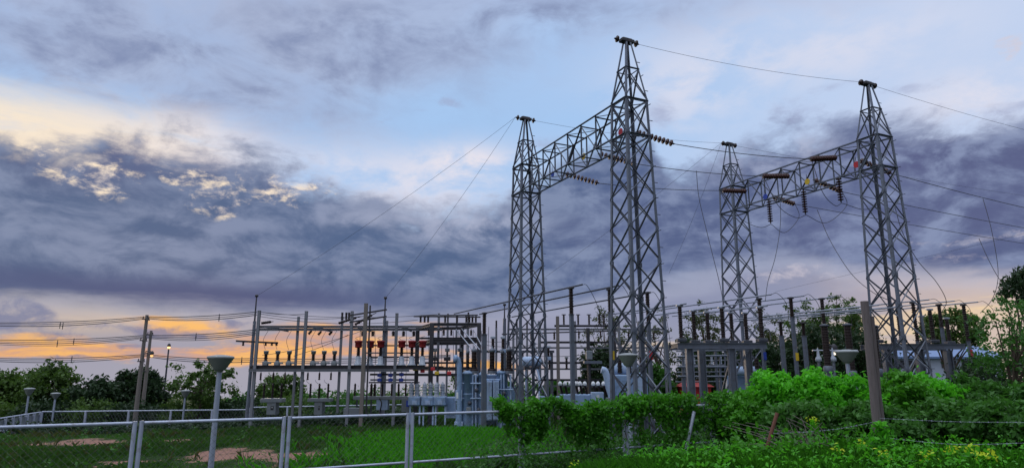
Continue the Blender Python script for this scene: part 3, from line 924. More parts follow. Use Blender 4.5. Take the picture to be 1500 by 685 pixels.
# small instrument transformers on the shelf
def instrument(px, y0, y1, d, label, kind, group):
    b = at(px, y1, d); h = at(px, y0, d).z - b.z
    x, z = b.x, ZS
    root = thing('instrument_transformer', label, 'instrument transformer', (x, d, z), 0, group)
    if kind == 'grey':
        part(MB().box((x, d, z + .12 * h), (.34 * h, .34 * h, .24 * h), bev=.02).box((x + .27 * h, d - .02, z + .16 * h), (.24 * h, .2 * h, .14 * h), bev=.01).lathe([(.15 * h, .24 * h), (.13 * h, .32 * h)], (x, d, z), 10), 'base_tank', 'cabinet_grey', root)
        part(MB().lathe(ribs(.15 * h, .44 * h, 6), (x, d, z + .32 * h), 10), 'insulator', 'porcelain', root)
        part(MB().lathe([(.1 * h, .0), (.16 * h, .01 * h), (.16 * h, .15 * h), (.18 * h, .16 * h), (.18 * h, .23 * h), (.05 * h, .25 * h)], (x, d, z + .75 * h), 12), 'head', 'cabinet_grey', root)
    else:
        part(MB().lathe([(.17 * h, 0), (.17 * h, .04 * h), (.12 * h, .06 * h), (.115 * h, .30 * h), (.08 * h, .36 * h)], (x, d, z), 12), 'base_tank', 'grey_porcelain', root)
        part(MB().lathe(ribs(.085 * h, .38 * h, 8), (x, d, z + .35 * h), 10), 'insulator', 'porcelain', root)
        part(MB().lathe([(.07 * h, 0), (.135 * h, .01 * h), (.14 * h, .04 * h), (.14 * h, .2 * h), (.165 * h, .215 * h), (.165 * h, .28 * h), (.06 * h, .30 * h)], (x, d, z + .70 * h), 14), 'cap', 'red_cap', root)
        part(MB().box((x + .2 * h, d, z + .80 * h), (.1 * h, .06 * h, .06 * h)), 'terminal', 'dark_steel', root)
    return root
for i, px in enumerate((388.7, 405.9, 422.8, 458.3, 474, 489.3)):
    instrument(px, 511.5, 533, DF + .17, 'small grey-capped instrument transformer, %s from the left on the upper shelf' % ORD[i], 'grey', 'grey-capped transformers on the shelf')
for i, px in enumerate((523.9, 541.5, 556.7, 587.7, 602.7, 618.3)):
    instrument(px, 496.5, 533, DF + .17 if i != 1 else DF + .9, 'red-capped instrument transformer, %s from the left on the upper shelf' % ORD[i], 'red', 'red-capped transformers on the shelf')
for i, px in enumerate((637, 655, 673.5)):
    b = at(px, 528, 44); h = at(px, 511, 44).z - b.z
    root = thing('post_switch', 'small weighted switch head, %s from the left inside the dark steel bus frame' % ORD[i], 'switch', b, 0, 'switch heads in the bus frame')
    part(MB().box((b.x, 44, b.z + .12), (.42, .3, .24), bev=.03), 'drive_box', 'dark_steel', root)
    part(MB().lathe(ribs(.07, h * .55, 5), (b.x, 44, b.z + .24), 8), 'insulator', 'porcelain', root)
    part(MB().box((b.x, 44, b.z + h - .05), (.3, .2, .22), bev=.02), 'head', 'cabinet_grey', root)
    part(MB().tube([(b.x, 44, b.z), (b.x, 44, b.z - .45)], .05, 6), 'stem', 'dark_steel', root)

def hanging(px, y0, y1, d, label, group, tilt=0.0, r=.075):
    a, b = at(px, y0, d), at(px, y1, d)
    h = a.z - b.z
    root = thing('hanging_insulator', label, 'insulator', b, 0, group)
    part(MB().lathe(ribs(r, h * .8, 4), (b.x, d, b.z), 8), 'insulator', 'porcelain', root)
    part(MB().tube([(b.x, d, b.z + h * .8), (b.x, d, b.z + h)], .02, 5), 'hook', 'dark_steel', root)
    root.rotation_euler.y = tilt
hang_i = 0
for i, px in enumerate((531, 546, 576, 591, 606)):
    hanging(px, 483, 492, DB - .3, 'dark insulator hanging under the top beam, %s from the left above the red caps' % ORD[i], 'insulators hanging under the top beam', 0, .14)
for i, px in enumerate((381.5, 400, 417, 450.5, 467.5, 484.5)):
    hanging(px, 543, 556, DF - .18, 'thin dark insulator hanging under the lower beam, %s from the left' % ORD[i], 'insulators hanging under the lower beam')
for i, (px, py) in enumerate(((452, 485), (466, 486), (482, 486))):
    hanging(px, py - 4, py + 4, DB - .35, 'tilted dark insulator under the top beam, %s of the three above the grey caps' % ORD[i], 'tilted insulators under the top beam', 0.7, .11)

# arresters and their grey kiosks
def arrester(px, y0, y1, d, label, group, r=.085):
    b = at(px, y1, d); h = at(px, y0, d).z - b.z
    root = thing('surge_arrester', label, 'surge arrester', b, 0, group)
    part(MB().lathe(ribs(r, h * .92, 9), b, 10), 'insulator', 'porcelain', root)
    part(MB().lathe([(.05, 0), (.06, .02), (.03, h * .08)], b + Vector((0, 0, h * .92)), 8), 'terminal', 'dark_steel', root)
def kiosk(x0, x1, bx0, bx1, ytop, ysh, d, label, no):
    c = base_on((x0 + x1) / 2, d)
    root = thing('breaker_kiosk', label, 'switch cabinet', c, 0, 'grey breaker kiosks')
    part(rect(MB(), x0, x1, ytop, ysh, d, .7, .02), 'top_shelf', 'cabinet_grey', root)
    part(rect(MB(), bx0, bx1, ysh, 607, d + .05, .6, .02), 'cabinet', 'cabinet_grey', root)
    part(rect(MB(), bx0 + 6, bx1 - 3.5, 594, 600, d + .035, .02), 'window', 'black_paint', root)
    part(rect(MB(), bx0 + 7.5, bx1 - 5, 595, 597, d + .025, .01), 'label_plate', 'label_white', root)
    for px in (bx0 + 1, bx1 - 1):
        for k in (0.12, 0.55):
            xx = X(px, 600, d)
            part(MB().angle((xx, d + k, c.z - .15), (xx, d + k, Z(px, 607, d)), .07), 'leg', 'galvanised_dark', root)
kiosk(381, 413, 390.5, 404, 583, 589, 41, 'grey breaker kiosk under the first three black arresters, at the left end of the yard', 0)
kiosk(450, 484, 460, 472, 583, 588, 41, 'grey breaker kiosk, second from the left, under three black arresters', 1)
A = [386, 398.5, 411.5, 454, 467, 480]
for i, px in enumerate(A):
    arrester(px, 561, 583, 41.3, 'black ribbed surge arrester standing on a grey kiosk, %s from the left' % ORD[i], 'black arresters on the grey kiosks')
lb = thing('equipment_bench', 'long grey steel bench with cabinets, carrying black arresters behind the concrete pole', 'equipment bench', base_on(557, 41.5))
part(rect(MB(), 517, 598, 580, 585, 41.5, .8, .02), 'top_shelf', 'cabinet_grey', lb)
part(rect(MB(), 551, 568, 585, 600, 41.55, .6, .02), 'cabinet', 'equipment_pale', lb)
part(rect(MB(), 588, 599, 583, 603, 41.45, .6, .02), 'cabinet', 'cabinet_grey', lb)
part(rect(MB(), 503, 526, 597, 608, 41.2, .6, .02), 'cabinet', 'cabinet_grey', lb)
part(rect(MB(), 595, 599.5, 586, 595, 41.40, .04), 'blue_plate', 'blue_paint', lb)
for px in (520, 541, 575, 596):
    xx = X(px, 600, 41.5)
    part(MB().angle((xx, 41.7, ground_z(xx, 41.7) - .1), (xx, 41.7, Z(px, 585, 41.5)), .1), 'leg', 'galvanised_dark', lb)
part(MB().tube(spline([at(556, 583, 41.4), at(559, 590, 41.3), at(557, 600, 41.4), at(556, 606, 41.4)], 5), .04, 6), 'cable', 'black_paint', lb)
for i, px in enumerate((519.5, 543.5, 548.5, 559.5, 573.5, 583.5, 594)):
    arrester(px, 561, 580.5, 41.9, 'black ribbed surge arrester on the long grey bench, %s from the left' % ORD[i], 'black arresters on the long bench', .11 if i in (1, 2) else .085)
# blue operating heads under the shelf
for i, (px, py, mm) in enumerate(((556, 549, 'blue_paint'), (572, 549, 'blue_paint'), (588, 548, 'blue_paint'), (556, 556, 'blue_paint'), (572, 556, 'blue_paint'), (587.5, 556, 'blue_paint'), (608, 540, 'yellow_paint'), (640, 546, 'yellow_paint'), (634, 540, 'red_paint'), (658, 546, 'red_paint'), (565, 537, 'blue_paint'), (619, 543, 'red_paint'))):
    c = at(px, py, DF + .3)
    nm = mm.split('_')[0]
    root = thing('phase_marker', '%s phase marker block below the red-capped transformers, %s of the row from the left' % (nm, ORD[i]), 'phase marker', c, 0, 'small coloured phase markers')
    part(MB().box(c, (.26, .12, .2), bev=.03), 'plate', mm, root)
    part(MB().tube([c + Vector((0, .06, .09)), c + Vector((0, .12, .4))], .025, 5), 'bracket', 'dark_steel', root)

# ---- recloser with white bushings on blue tanks
for i, (px, px2) in enumerate(((606.5, 600), (626, 620), (644, 637))):
    root = thing('circuit_breaker', 'pale blue dead-tank breaker with white bushings, %s from the left' % ORD[i], 'circuit breaker', base_on(px, 40.5), 0, 'white-bushing breakers')
    part(rect(MB(), px - 9, px + 9, 580, 594, 40.3, .9, .06), 'tank', 'equipment_blue', root)
    for k, dx in enumerate((-4.5, 4.0)):
        b = at(px + dx, 580, 40.5 + .35 * k); h = .68
        part(MB().lathe([(.2, 0), (.2, .06)] + [(r, z + .06) for r, z in ribs(.17, h, 8, .8)] + [(.09, h + .08), (.05, h + .14), (.02, h + .2)], b - Vector((0, 0, .03)), 12), 'bushing', 'grey_porcelain', root)
    for dx in (-7, 7):
        xx = X(px + dx, 600, 40.5)
        part(MB().angle((xx, 40.5, ground_z(xx, 40.5) - .1), (xx, 40.5, Z(px, 593, 40.5)), .1), 'leg', 'equipment_pale', root)
    part(rect(MB(), px - 3, px + 4, 586, 592, 40.26, .04), 'gauge_box', 'equipment_pale', root)
root = thing('control_cabinet', 'tall pale blue control cabinet beside the white-bushing breakers', 'cabinet', base_on(659, 41))
part(rect(MB(), 653, 667, 581, 612, 41, .8, .03), 'cabinet', 'equipment_pale', root)
part(rect(MB(), 654.5, 665.5, 583, 608, 40.97, .03), 'door', 'equipment_blue', root)

# ---- power transformer
D = 38.0
tr = thing('power_transformer', 'large blue-grey power transformer with dark bushings and tall radiators, in bright green grass', 'transformer', base_on(705, D + 1))
gz = tr.location.z
def zz(py, d=D): return Z(705, py, d)
def tank(x0, x1, y0, y1, d):
    xa, xb = X(x0, 570, d), X(x1, 570, d)
    r = (xb - xa) / 2
    c = ((xa + xb) / 2, d + r, 0)
    z0, z1 = zz(y1), zz(y0)
    b = MB().lathe([(r, z0), (r, z1 - .1), (r * 1.06, z1 - .1), (r * 1.06, z1 - .03), (r * .96, z1), (r * .5, z1 + .1)], c, 22)
    for zk in (0.3, 0.62):
        b.lathe([(r, z0 + (z1 - z0) * zk - .04), (r * 1.05, z0 + (z1 - z0) * zk - .03), (r * 1.05, z0 + (z1 - z0) * zk + .03), (r, z0 + (z1 - z0) * zk + .04)], c, 22)
    return b
part(tank(676.5, 692, 545, 630, D), 'main_tank', 'equipment_blue', tr)
part(tank(700, 713, 547, 630, D + .2), 'main_tank', 'equipment_blue', tr)
part(tank(727, 742, 544, 630, D + .2), 'main_tank', 'equipment_blue', tr)
part(rect(MB(), 690, 738, 548, 631, D + .9, 1.6, .06), 'core_tank', 'equipment_blue', tr)
for xa, xb in ((713, 720.5), (722, 731)):
    rb_ = rect(MB(), xa, xb, 557, 560, D - .2, .9)
    rect(rb_, xa, xb, 612, 615, D - .2, .9)
    nf = 5
    for k in range(nf):
        x0 = xa + (xb - xa) * k / nf
        rect(rb_, x0 + .12, x0 + (xb - xa) / nf - .22, 558.5, 613.5, D - .26 - .02 * (k % 2), .98)
    part(rb_, 'radiator', 'equipment_pale', tr)
part(MB().tube([at(713, 556, D), at(732, 556, D)], .07, 8), 'pipe', 'equipment_blue', tr)
for px, py in ((698, 571), (688, 590), (738, 576), (735, 600), (701, 600)):
    part(MB().lathe([(.02, -.05), (.12, -.04), (.12, .04), (.02, .05)], at(px, py, D - .05), 10, Matrix.Rotation(math.pi / 2, 3, 'X')), 'valve', 'galvanised_dark', tr)
part(rect(MB(), 683, 690, 596, 606, D - .12, .25, .02), 'terminal_box', 'cabinet_grey', tr)
part(MB().tube(spline([at(673, 624, D), at(673, 545, D), at(671.5, 528, D), at(669, 524.5, D), at(667, 525, D)], 5), .15, 10), 'vent_pipe', 'equipment_blue', tr)
part(MB().lathe([(.06, -.14), (.2, -.12), (.22, 0.02), (.2, .1), (.06, .12)], at(667.5, 525, D), 12, Matrix.Rotation(math.pi / 2, 3, 'Y')), 'vent_cap', 'equipment_blue', tr)
part(rect(MB(), 667, 677, 571, 587, D - .1, .5, .02), 'control_box', 'equipment_pale', tr)
part(rect(MB(), 668.5, 672, 574, 583, D - .13, .03), 'label_plate', 'label_white', tr)
part(rect(MB(), 667.5, 676, 600, 616, D - .05, .45, .02), 'tap_changer', 'equipment_blue', tr)
part(rect(MB(), 665.5, 678, 617, 629, D - .1, .7, .02), 'plinth', 'equipment_pale', tr)
part(rect(MB(), 695, 700, 552, 565, D + .3, .4, .02), 'relay_box', 'galvanised_dark', tr)
part(rect(MB(), 703.5, 707, 574, 580, D + .05, .1), 'label_plate', 'label_white', tr)
for px in (692, 697, 734, 738, 748):
    part(MB().tube([at(px, 548, D + .2), at(px, 626, D + .2)], .05, 7), 'pipe', 'equipment_pale', tr)
for py in (561, 583, 605):
    part(MB().tube([at(676, py, D + .1), at(712, py, D + .1)], .045, 6), 'pipe', 'equipment_pale', tr)
for py in (570, 590):
    part(MB().tube([at(731, py, D + .1), at(752, py, D + .1)], .04, 6), 'pipe', 'equipment_pale', tr)
part(rect(MB(), 742, 755, 566, 618, D + .5, 1.0, .04), 'cooler_box', 'equipment_blue', tr)
for px, y0, y1, r in ((685, 517, 542, .11), (694.5, 515, 539, .2), (720.7, 515, 539, .2), (735.6, 517, 541, .11), (745.7, 514, 539, .2)):
    b = at(px, y1, D + .4); h = at(px, y0, D + .4).z - b.z
    bo = part(MB().lathe([(r * 1.25, -.14), (r * 1.25, -.04), (r * .8, 0)] + [(a, z) for a, z in ribs(r, h, 11, .7)], b, 14), 'bushing', 'porcelain', tr)
    subpart(MB().lathe([(r * .8, 0), (r * .95, .04), (r * .9, .14), (r * .3, .2), (.03, .34)], b + Vector((0, 0, h)), 12), 'bushing_cap', 'galvanised', tr, bo)
    subpart(MB().lathe([(r * 1.3, -.3), (r * 1.3, -.14)], b, 14), 'turret', 'galvanised', tr, bo)
# slanting busbars above it
for i, (a, b) in enumerate((((668, 482), (694, 514)), ((676, 481), (703, 512)), ((693, 483), (709, 512)))):
    o = MB().tube([at(*a, 41), at(*b, 38.6)], .035, 6).build('busbar', M['aluminium'])
    tag(o, 'bright slanting busbar dropping from the dark frame to the transformer, %s from the left' % ORD[i], 'busbar', 'slanting busbars above the transformer')
# conservator tank behind the second tower
cv = thing('oil_conservator', 'horizontal pale blue oil tank on slim supports, seen through the lattice tower legs', 'oil tank', base_on(779, 45))
c = at(779, 529, 45)
part(MB().lathe([(.1, -.66), (.27, -.62), (.33, -.5), (.33, .5), (.27, .62), (.1, .66)], c, 16, Matrix.Rotation(math.pi / 2, 3, 'Y')), 'tank', 'equipment_pale', cv)
part(MB().box(c + Vector((0, 0, -.42)), (1.0, .4, .14)), 'saddle', 'dark_steel', cv)
for s in (-.45, .45):
    part(MB().angle((c.x + s, 45.1, cv.location.z), (c.x + s, 45.1, c.z - .35), .1), 'support', 'equipment_pale', cv)
part(MB().tube([c + Vector((.3, 0, -.3)), c + Vector((.5, -.6, -1.2)), c + Vector((.4, -1.0, -3.0))], .06, 7), 'oil_pipe', 'equipment_pale', cv)

# ---- dark bus frame in the middle
bf = thing('bus_gantry', 'dark open steel bus frame with four corner posts behind the white-bushing breakers', 'steel frame', base_on(650, 43))
def dbeam(a, b, w=.16, h=.2, m='dark_steel', root=None):
    part(MB().channel(a, b, w, h, .03, (0, 0, 1)), 'beam', m, root or bf)
c1, c2, c3, c4 = at(612, 478, 45), at(633, 472.5, 41), at(677, 479, 44.5), at(702, 473, 41)
zt = c2.z - .1
for c in (c1, c2, c3, c4):
    part(MB().channel((c.x, c.y, ground_z(c.x, c.y) - .1), (c.x, c.y, zt + .1), .24, .22, .03, (0, 1, 0)), 'post', 'dark_steel', bf)
V = Vector
for z in (zt, Z(650, 500, 42), Z(650, 539.5, 42)):
    dbeam((c1.x, c1.y - .13, z), (c2.x, c2.y + .13, z))
    dbeam((c2.x + .13, c2.y, z), (c4.x - .13, c4.y, z))
    dbeam((c3.x, c3.y - .13, z), (c4.x, c4.y + .13, z))
    dbeam((c1.x + .13, c1.y, z), (c3.x - .13, c3.y, z))
for py in (495, 531, 549):
    dbeam((c1.x + .13, 43.2, Z(650, py, 43.2)), (c4.x - .1, 43.2, Z(650, py, 43.2)), .1, .12)
part(MB().tube([at(606, 463, 43), at(704, 464, 43)], .05, 6), 'bus_tube', 'dark_steel', bf)
part(MB().tube([at(616, 462, 45), at(700, 461, 45)], .05, 6), 'bus_tube', 'dark_steel', bf)
for i, px in enumerate((616, 622, 627, 652, 669.5, 683, 687.5, 692, 697)):
    b = at(px, 472, 43); h = at(px, 463.5, 43).z - b.z
    root = thing('post_insulator', 'small dark post insulator on top of the dark frame, %s from the left' % ORD[i], 'insulator', b, 0, 'post insulators on the dark frame')
    part(MB().lathe(ribs(.09, h, 5), b, 9), 'insulator', 'porcelain', root)
    part(MB().box(b + V((0, 0, h + .02)), (.16, .1, .06)), 'cap', 'dark_steel', root)
for i, px in enumerate((628, 650, 661, 690)):
    hanging(px, 481, 491, 42.5, 'dark insulator hanging inside the dark bus frame, %s from the left' % ORD[i], 'insulators hanging in the dark frame', 0, .09)
# second frame, behind and between the towers
bf2 = thing('bus_gantry', 'slim bus frame seen between the two towers of the first gantry', 'steel frame', base_on(850, 46))
for px, py, d, m in ((816.6, 463, 46, 'concrete'), (861, 480, 45, 'dark_steel'), (899, 470, 46, 'dark_steel'), (790, 470, 48, 'painted_steel')):
    t = at(px, py, d)
    part(MB().channel((t.x, d, ground_z(t.x, d) - .1), (t.x, d, t.z), .22, .2, .03, (0, 1, 0)), 'post', m, bf2)
for py, x0, x1 in ((477, 812, 900), (501, 792, 895), (531, 790, 882), (556, 780, 880)):
    a, b = at(x0, py, 46), at(x1, py, 46); b.z = a.z
    part(MB().channel(a, b, .12, .14, .025, (0, 0, 1)), 'beam', 'dark_steel', bf2)
part(MB().tube([at(735, 489, 46.2), at(905, 484, 46.2)], .05, 6), 'bus_tube', 'dark_steel', bf2)
for i, px in enumerate((826, 847, 863, 878, 885)):
    b = at(px, 475, 46); h = at(px, 461, 46).z - b.z
    root = thing('post_insulator', 'small dark post insulator on the slim frame between the towers, %s from the left' % ORD[i], 'insulator', b, 0, 'post insulators on the slim frame')
    part(MB().lathe(ribs(.09, h, 6), b, 9), 'insulator', 'porcelain', root)
    part(MB().box(b + V((0, 0, h + .02)), (.3, .08, .06)), 'cap', 'dark_steel', root)
for i, px in enumerate((848, 862, 880)):
    hanging(px, 482, 495, 45.6, 'dark insulator hanging under the slim frame between the towers, %s from the left' % ORD[i], 'insulators hanging under the slim frame', 0, .08)
b = at(863.5, 526, 44)
pb = thing('pole_recloser', 'small grey box and platform on a single dark pole between the towers', 'switch box', base_on(863.5, 44))
part(rect(MB(), 859, 868, 513, 526, 44, .4, .03), 'control_box', 'cabinet_grey', pb)
part(rect(MB(), 856, 882, 528, 532, 43.9, .7), 'platform', 'galvanised', pb)
part(MB().tube([(b.x, 44.2, pb.location.z - .1), (b.x, 44.2, b.z)], .1, 8), 'pole', 'dark_steel', pb)
for i, px in enumerate((715, 727)):      # distant small transformers seen between
    pass
for i, (px, y0, y1) in enumerate(((722, 491, 511), (736.8, 491, 511), (782, 500, 520), (803, 505, 522))):
    b = at(px, y1, 46); h = at(px, y0, 46).z - b.z
    root = thing('disconnect_post', 'dark insulator with grey head behind the transformer, %s from the left' % ORD[i], 'insulator', b, 0, 'insulators behind the transformer')
    part(MB().lathe(ribs(.14, h * .75, 7), b, 10), 'insulator', 'porcelain', root)
    part(MB().box(b + V((0, 0, h * .85)), (.34, .24, h * .18), bev=.03), 'head', 'grey_porcelain', root)
    part(MB().box(b - V((0, 0, .12)), (.4, .3, .24), bev=.03), 'base_tank', 'equipment_pale', root)
hb = thing('support_beam', 'dark horizontal support beam behind the transformer and the tower legs', 'steel frame', base_on(750, 46.3))
part(MB().channel(at(700, 514.5, 46.3), at(812, 514.5, 46.3), .14, .16, .03, (0, 0, 1)), 'beam', 'painted_steel', hb)
for px in (708, 765, 808):
    t = at(px, 514, 46.3)
    part(MB().channel((t.x, 46.5, ground_z(t.x, 46.5)), (t.x, 46.5, t.z), .2, .2, .03, (0, 1, 0)), 'post', 'painted_steel', hb)

# ---- low blue equipment with white bushings between the towers
le = thing('oil_breaker', 'low blue oil breaker with a row of small white-topped slanting bushings between the towers', 'circuit breaker', base_on(850, 40))
part(rect(MB(), 822, 868, 577, 600, 40, 1.0, .05), 'tank', 'equipment_blue', le)
part(rect(MB(), 790, 822, 580, 600, 40.3, .8, .05), 'tank', 'equipment_blue', le)
part(rect(MB(), 867, 885, 574, 600, 39.5, .7, .03), 'cabinet', 'equipment_pale', le)
part(rect(MB(), 874, 878, 578, 582, 39.46, .03), 'label_plate', 'label_white', le)
for k, px in enumerate((824, 831, 839, 847, 853, 860, 873, 880, 888)):
    b = at(px, 578, 40.4); t_ = at(px - 3.5 if k < 6 else px - 4, 562, 40.2)
    bo = part(MB().tube([b, t_], .07, 8), 'bushing', 'porcelain', le)
    subpart(MB().lathe([(.02, -.1), (.1, -.08), (.13, 0), (.1, .1), (.03, .16)], t_, 10), 'bushing_cap', 'label_white', le, bo)
t2 = thing('power_transformer', 'second blue-grey transformer with a thick bent pipe, half hidden by the tallest tower', 'transformer', base_on(915, 39))
part(rect(MB(), 900, 950, 548, 606, 39.5, 1.6, .08), 'main_tank', 'equipment_blue', t2)
part(rect(MB(), 934, 944, 545, 600, 39, .6, .03), 'radiator', 'equipment_pale', t2)
part(MB().tube(spline([at(899, 590, 39.2), at(893, 570, 39.2), at(889, 552, 39.2), at(886, 543, 39.2), at(881, 541, 39.2)], 5), .2, 12), 'bent_pipe', 'equipment_pale', t2)
part(MB().lathe([(.1, -.8), (.3, -.75), (.34, -.6), (.34, .6), (.3, .75), (.1, .8)], at(916, 540, 40.2), 16, Matrix.Rotation(math.pi / 2, 3, 'Y')), 'oil_tank', 'equipment_pale', t2)
part(rect(MB(), 889, 917, 582, 594, 38.8, .5, .02), 'cabinet', 'cabinet_grey', t2)
for px in (908, 922, 941):
    b = at(px, 546, 39.9)
    part(MB().lathe(ribs(.16, .95, 10, .7), b, 12), 'bushing', 'porcelain', t2)

bf3 = thing('bus_gantry', 'distant grey bus gantry with several slim posts seen through the first towers', 'steel frame', base_on(860, 53))
for px, py in ((752, 476), (798, 474), (842, 470), (906, 468), (936, 470), (972, 470)):
    t = at(px, py, 53)
    part(MB().channel((t.x, 53, ground_z(t.x, 53) - .1), (t.x, 53, t.z), .18, .18, .03, (0, 1, 0)), 'post', 'painted_steel', bf3)
for py, x0, x1 in ((482, 745, 976), (509, 750, 974), (540, 748, 940), (565, 790, 976)):
    a, b = at(x0, py, 53.2), at(x1, py, 53.2); b.z = a.z
    part(MB().channel(a, b, .1, .13, .025, (0, 0, 1)), 'beam', 'painted_steel', bf3)
for i, px in enumerate((765, 778, 791, 812, 921, 945, 958)):
    hanging(px, 484, 497, 53, 'dark insulator hanging under the distant grey gantry, %s from the left' % ORD[i], 'insulators hanging under the distant gantry', 0, .1)
for i, px in enumerate((770, 786, 805, 830, 905, 925, 950)):
    b = at(px, 540, 53); h = at(px, 524, 53).z - b.z
    root = thing('post_insulator', 'dark post insulator low on the distant grey gantry, %s from the left' % ORD[i], 'insulator', b, 0, 'post insulators on the distant gantry')
    part(MB().lathe(ribs(.12, h, 6), b, 9), 'insulator', 'porcelain', root)
    part(MB().box(b + V((0, 0, h + .04)), (.3, .2, .12), bev=.02), 'cap', 'cabinet_grey', root)
for i, (a, b) in enumerate((((700, 497), (760, 494)), ((712, 505), (800, 500)), ((770, 520), (900, 512)), ((905, 497), (985, 494)))):
    wire(sag(at(*a, 50), at(*b, 50), .25), .018, 'overhead_cable', 'thin slack cable among the background steelwork, %s from the left' % ORD[i], 'overhead cable', 'slack background cables')
for py in (505, 522, 560):
    hbeam(sw, X(536, py, DF), X(612, py, DF), Z(575, py, DF), DF + .8, .07, .08, 'dark_steel')
for i, px in enumerate((528, 536, 549, 566, 579, 595, 610, 628, 641, 648, 664, 672, 684, 693, 705, 716, 728, 744)):
    y0, y1 = (484, 560) if i % 3 else (478, 538)
    wire([at(px, y0, 42.4), at(px + (i % 3) * 1.2 - 1, (y0 + y1) / 2, 42.3), at(px - 1, y1, 42.2)], .017, 'dropper_wire', 'thin vertical dropper wire in the switchgear, %s of those right of the red caps' % (ORD + ['thirteenth', 'fourteenth', 'fifteenth', 'sixteenth', 'seventeenth', 'eighteenth'])[i], 'dropper wire', 'vertical dropper wires of the switchgear')
for i, (px, py) in enumerate(((656, 470), (669, 474), (686, 468), (727, 480), (757, 478), (772, 482))):
    t = at(px, py, 49); root = thing('steel_post', 'slim grey background post behind the transformer and dark frame, %s from the left' % ORD[i], 'post', (t.x, 49, ground_z(t.x, 49)), 0, 'slim background posts')
    part(MB().channel((t.x, 49, ground_z(t.x, 49) - .1), (t.x, 49, t.z), .14, .14, .025, (0, 1, 0)), 'post', 'painted_steel', root)
    part(MB().lathe(ribs(.09, .55, 6), (t.x, 49, t.z), 9), 'insulator', 'porcelain', root)
# ---- tubular 115 kV busbars on post columns
ZB = 7.4
def bus_column(px, py, yins, label, group, zt=ZB - .06, r=.13, tagm=None, ytag=520, w=.18, foot=None):
    t = atz(px, py, zt)
    zi = zt - (at(px, py, t.y).z - at(px, yins, t.y).z)
    g = ground_z(t.x, t.y)
    root = thing('bus_column', label, 'bus support', (t.x, t.y, g), YAW, group)
    b = MB().bar((0, 0, -.1), (0, 0, zi - g), w, w * .8, (0, 1, 0)); b.box((0, 0, zi - g + .015), (w * 1.3, w * 1.1, .03))
    b.build('post', M['galvanised'], root)
    MB().lathe(ribs(r, zt - zi - .1, 16, .66), (0, 0, zi - g + .03), 12).build('insulator', M['porcelain'], root)
    MB().box((0, 0, zt - g - .02), (.22, .3, .1), bev=.02).build('clamp', M['dark_steel'], root)
    if tagm:
        zt_ = at(px, ytag, t.y).z
        MB().box((0, -w * .4 - .03, zt_ - g), (.2, .03, .42)).build('phase_plate', M[tagm], root)
    return t
def bus_tube(px, py, z, length, label, group, r=.038, m='aluminium', sag_=0.0):
    p = atz(px, py, z)
    q = p - UX * length
    o = MB().tube([p, q], r, 8).build('bus_tube', M[m])
    tag(o, label, 'busbar', group)
    return p
for i, (a, L) in enumerate((((853, 416.5), 17.5), ((906, 418), 17.5), ((953, 428), 17))):
    p = bus_tube(a[0], a[1], ZB, L, 'long grey busbar rising rightwards near the tallest tower, %s from the left' % ORD[i], 'tubular busbars of the first bay', .042, 'galvanised_dark')
    wire(spline([p, p + V((.25, -.05, -.1)), p + V((.75, .2, -1.1)), p + V((1.0, .4, -2.6))], 6), .014, 'drop_wire', 'thin wire drooping from the near end of the %s busbar of the first bay' % ORD[i], 'drop wire', 'wires drooping from busbar ends')
bus_column(836.3, 421, 461, 'tall grey bus column with black insulator between the two towers of the first gantry', 'tall bus columns')
bus_column(892.8, 423, 458, 'tall grey bus column with yellow plate, just left of the tallest tower', 'tall bus columns', tagm='yellow_paint', ytag=520)
bus_column(948, 428, 473, 'tall grey bus column with red plate, seen through the tallest tower', 'tall bus columns', tagm='red_paint', ytag=520)
bus_column(709.6, 458, 490, 'tall grey bus column with black insulator standing in front of the transformer', 'tall bus columns', zt=6.5, w=.24)
for i, a in enumerate(((1130, 431), (1177.5, 433), (1223, 434.5))):
    p = bus_tube(a[0], a[1], ZB, 14, 'grey tubular busbar above the switch platform, %s from the left' % ORD[i], 'tubular busbars of the middle bay')
    wire(spline([p, p + V((.3, -.05, .05)), p + V((.8, .1, -.5)), p + V((.95, .3, -1.6))], 6), .014, 'drop_wire', 'thin wire drooping from the near end of the %s busbar of the middle bay' % ORD[i], 'drop wire', 'wires drooping from busbar ends')
bus_column(1112, 437, 480, 'grey bus column at the far tower of the right gantry', 'bus columns of the middle bay', tagm='blue_paint', ytag=521)
bus_column(1158, 435.7, 465, 'grey bus column with yellow plate right of the switch platform', 'bus columns of the middle bay', tagm='yellow_paint', ytag=522)
bus_column(1203.5, 437, 478, 'grey bus column with red plate standing among the airy trees', 'bus columns of the middle bay', tagm='red_paint', ytag=523)
for i, a in enumerate(((1361, 438.6), (1398, 440.6), (1432.5, 442))):
    p = bus_tube(a[0], a[1], ZB, 15, 'grey tubular busbar of the right-hand bay, %s from the left' % ORD[i], 'tubular busbars of the right bay')
    wire(spline([p, p + V((.4, 0, .0)), p + V((1.0, .2, -.6)), p + V((.7, .5, -1.5))], 6), .014, 'drop_wire', 'thin wire drooping from the near end of the %s busbar of the right bay' % ORD[i], 'drop wire', 'wires drooping from busbar ends')
bus_column(1337, 443, 500, 'grey bus column just right of the tower behind the wooden post', 'bus columns of the right bay')
bus_column(1375, 445.5, 480, 'grey bus column with yellow plate on the right-hand switch platform', 'bus columns of the right bay', tagm='yellow_paint', ytag=522)
bus_column(1411, 446, 500, 'grey bus column with red plate farthest right', 'bus columns of the right bay', tagm='red_paint', ytag=517)
for i, a in enumerate(((1262, 452.5), (1287, 446.5), (1322, 449))):
    bus_tube(a[0], a[1], 6.5, 10, 'thin bright lower busbar crossing behind the wooden post, %s from the left' % ORD[i], 'lower thin busbars', .035)
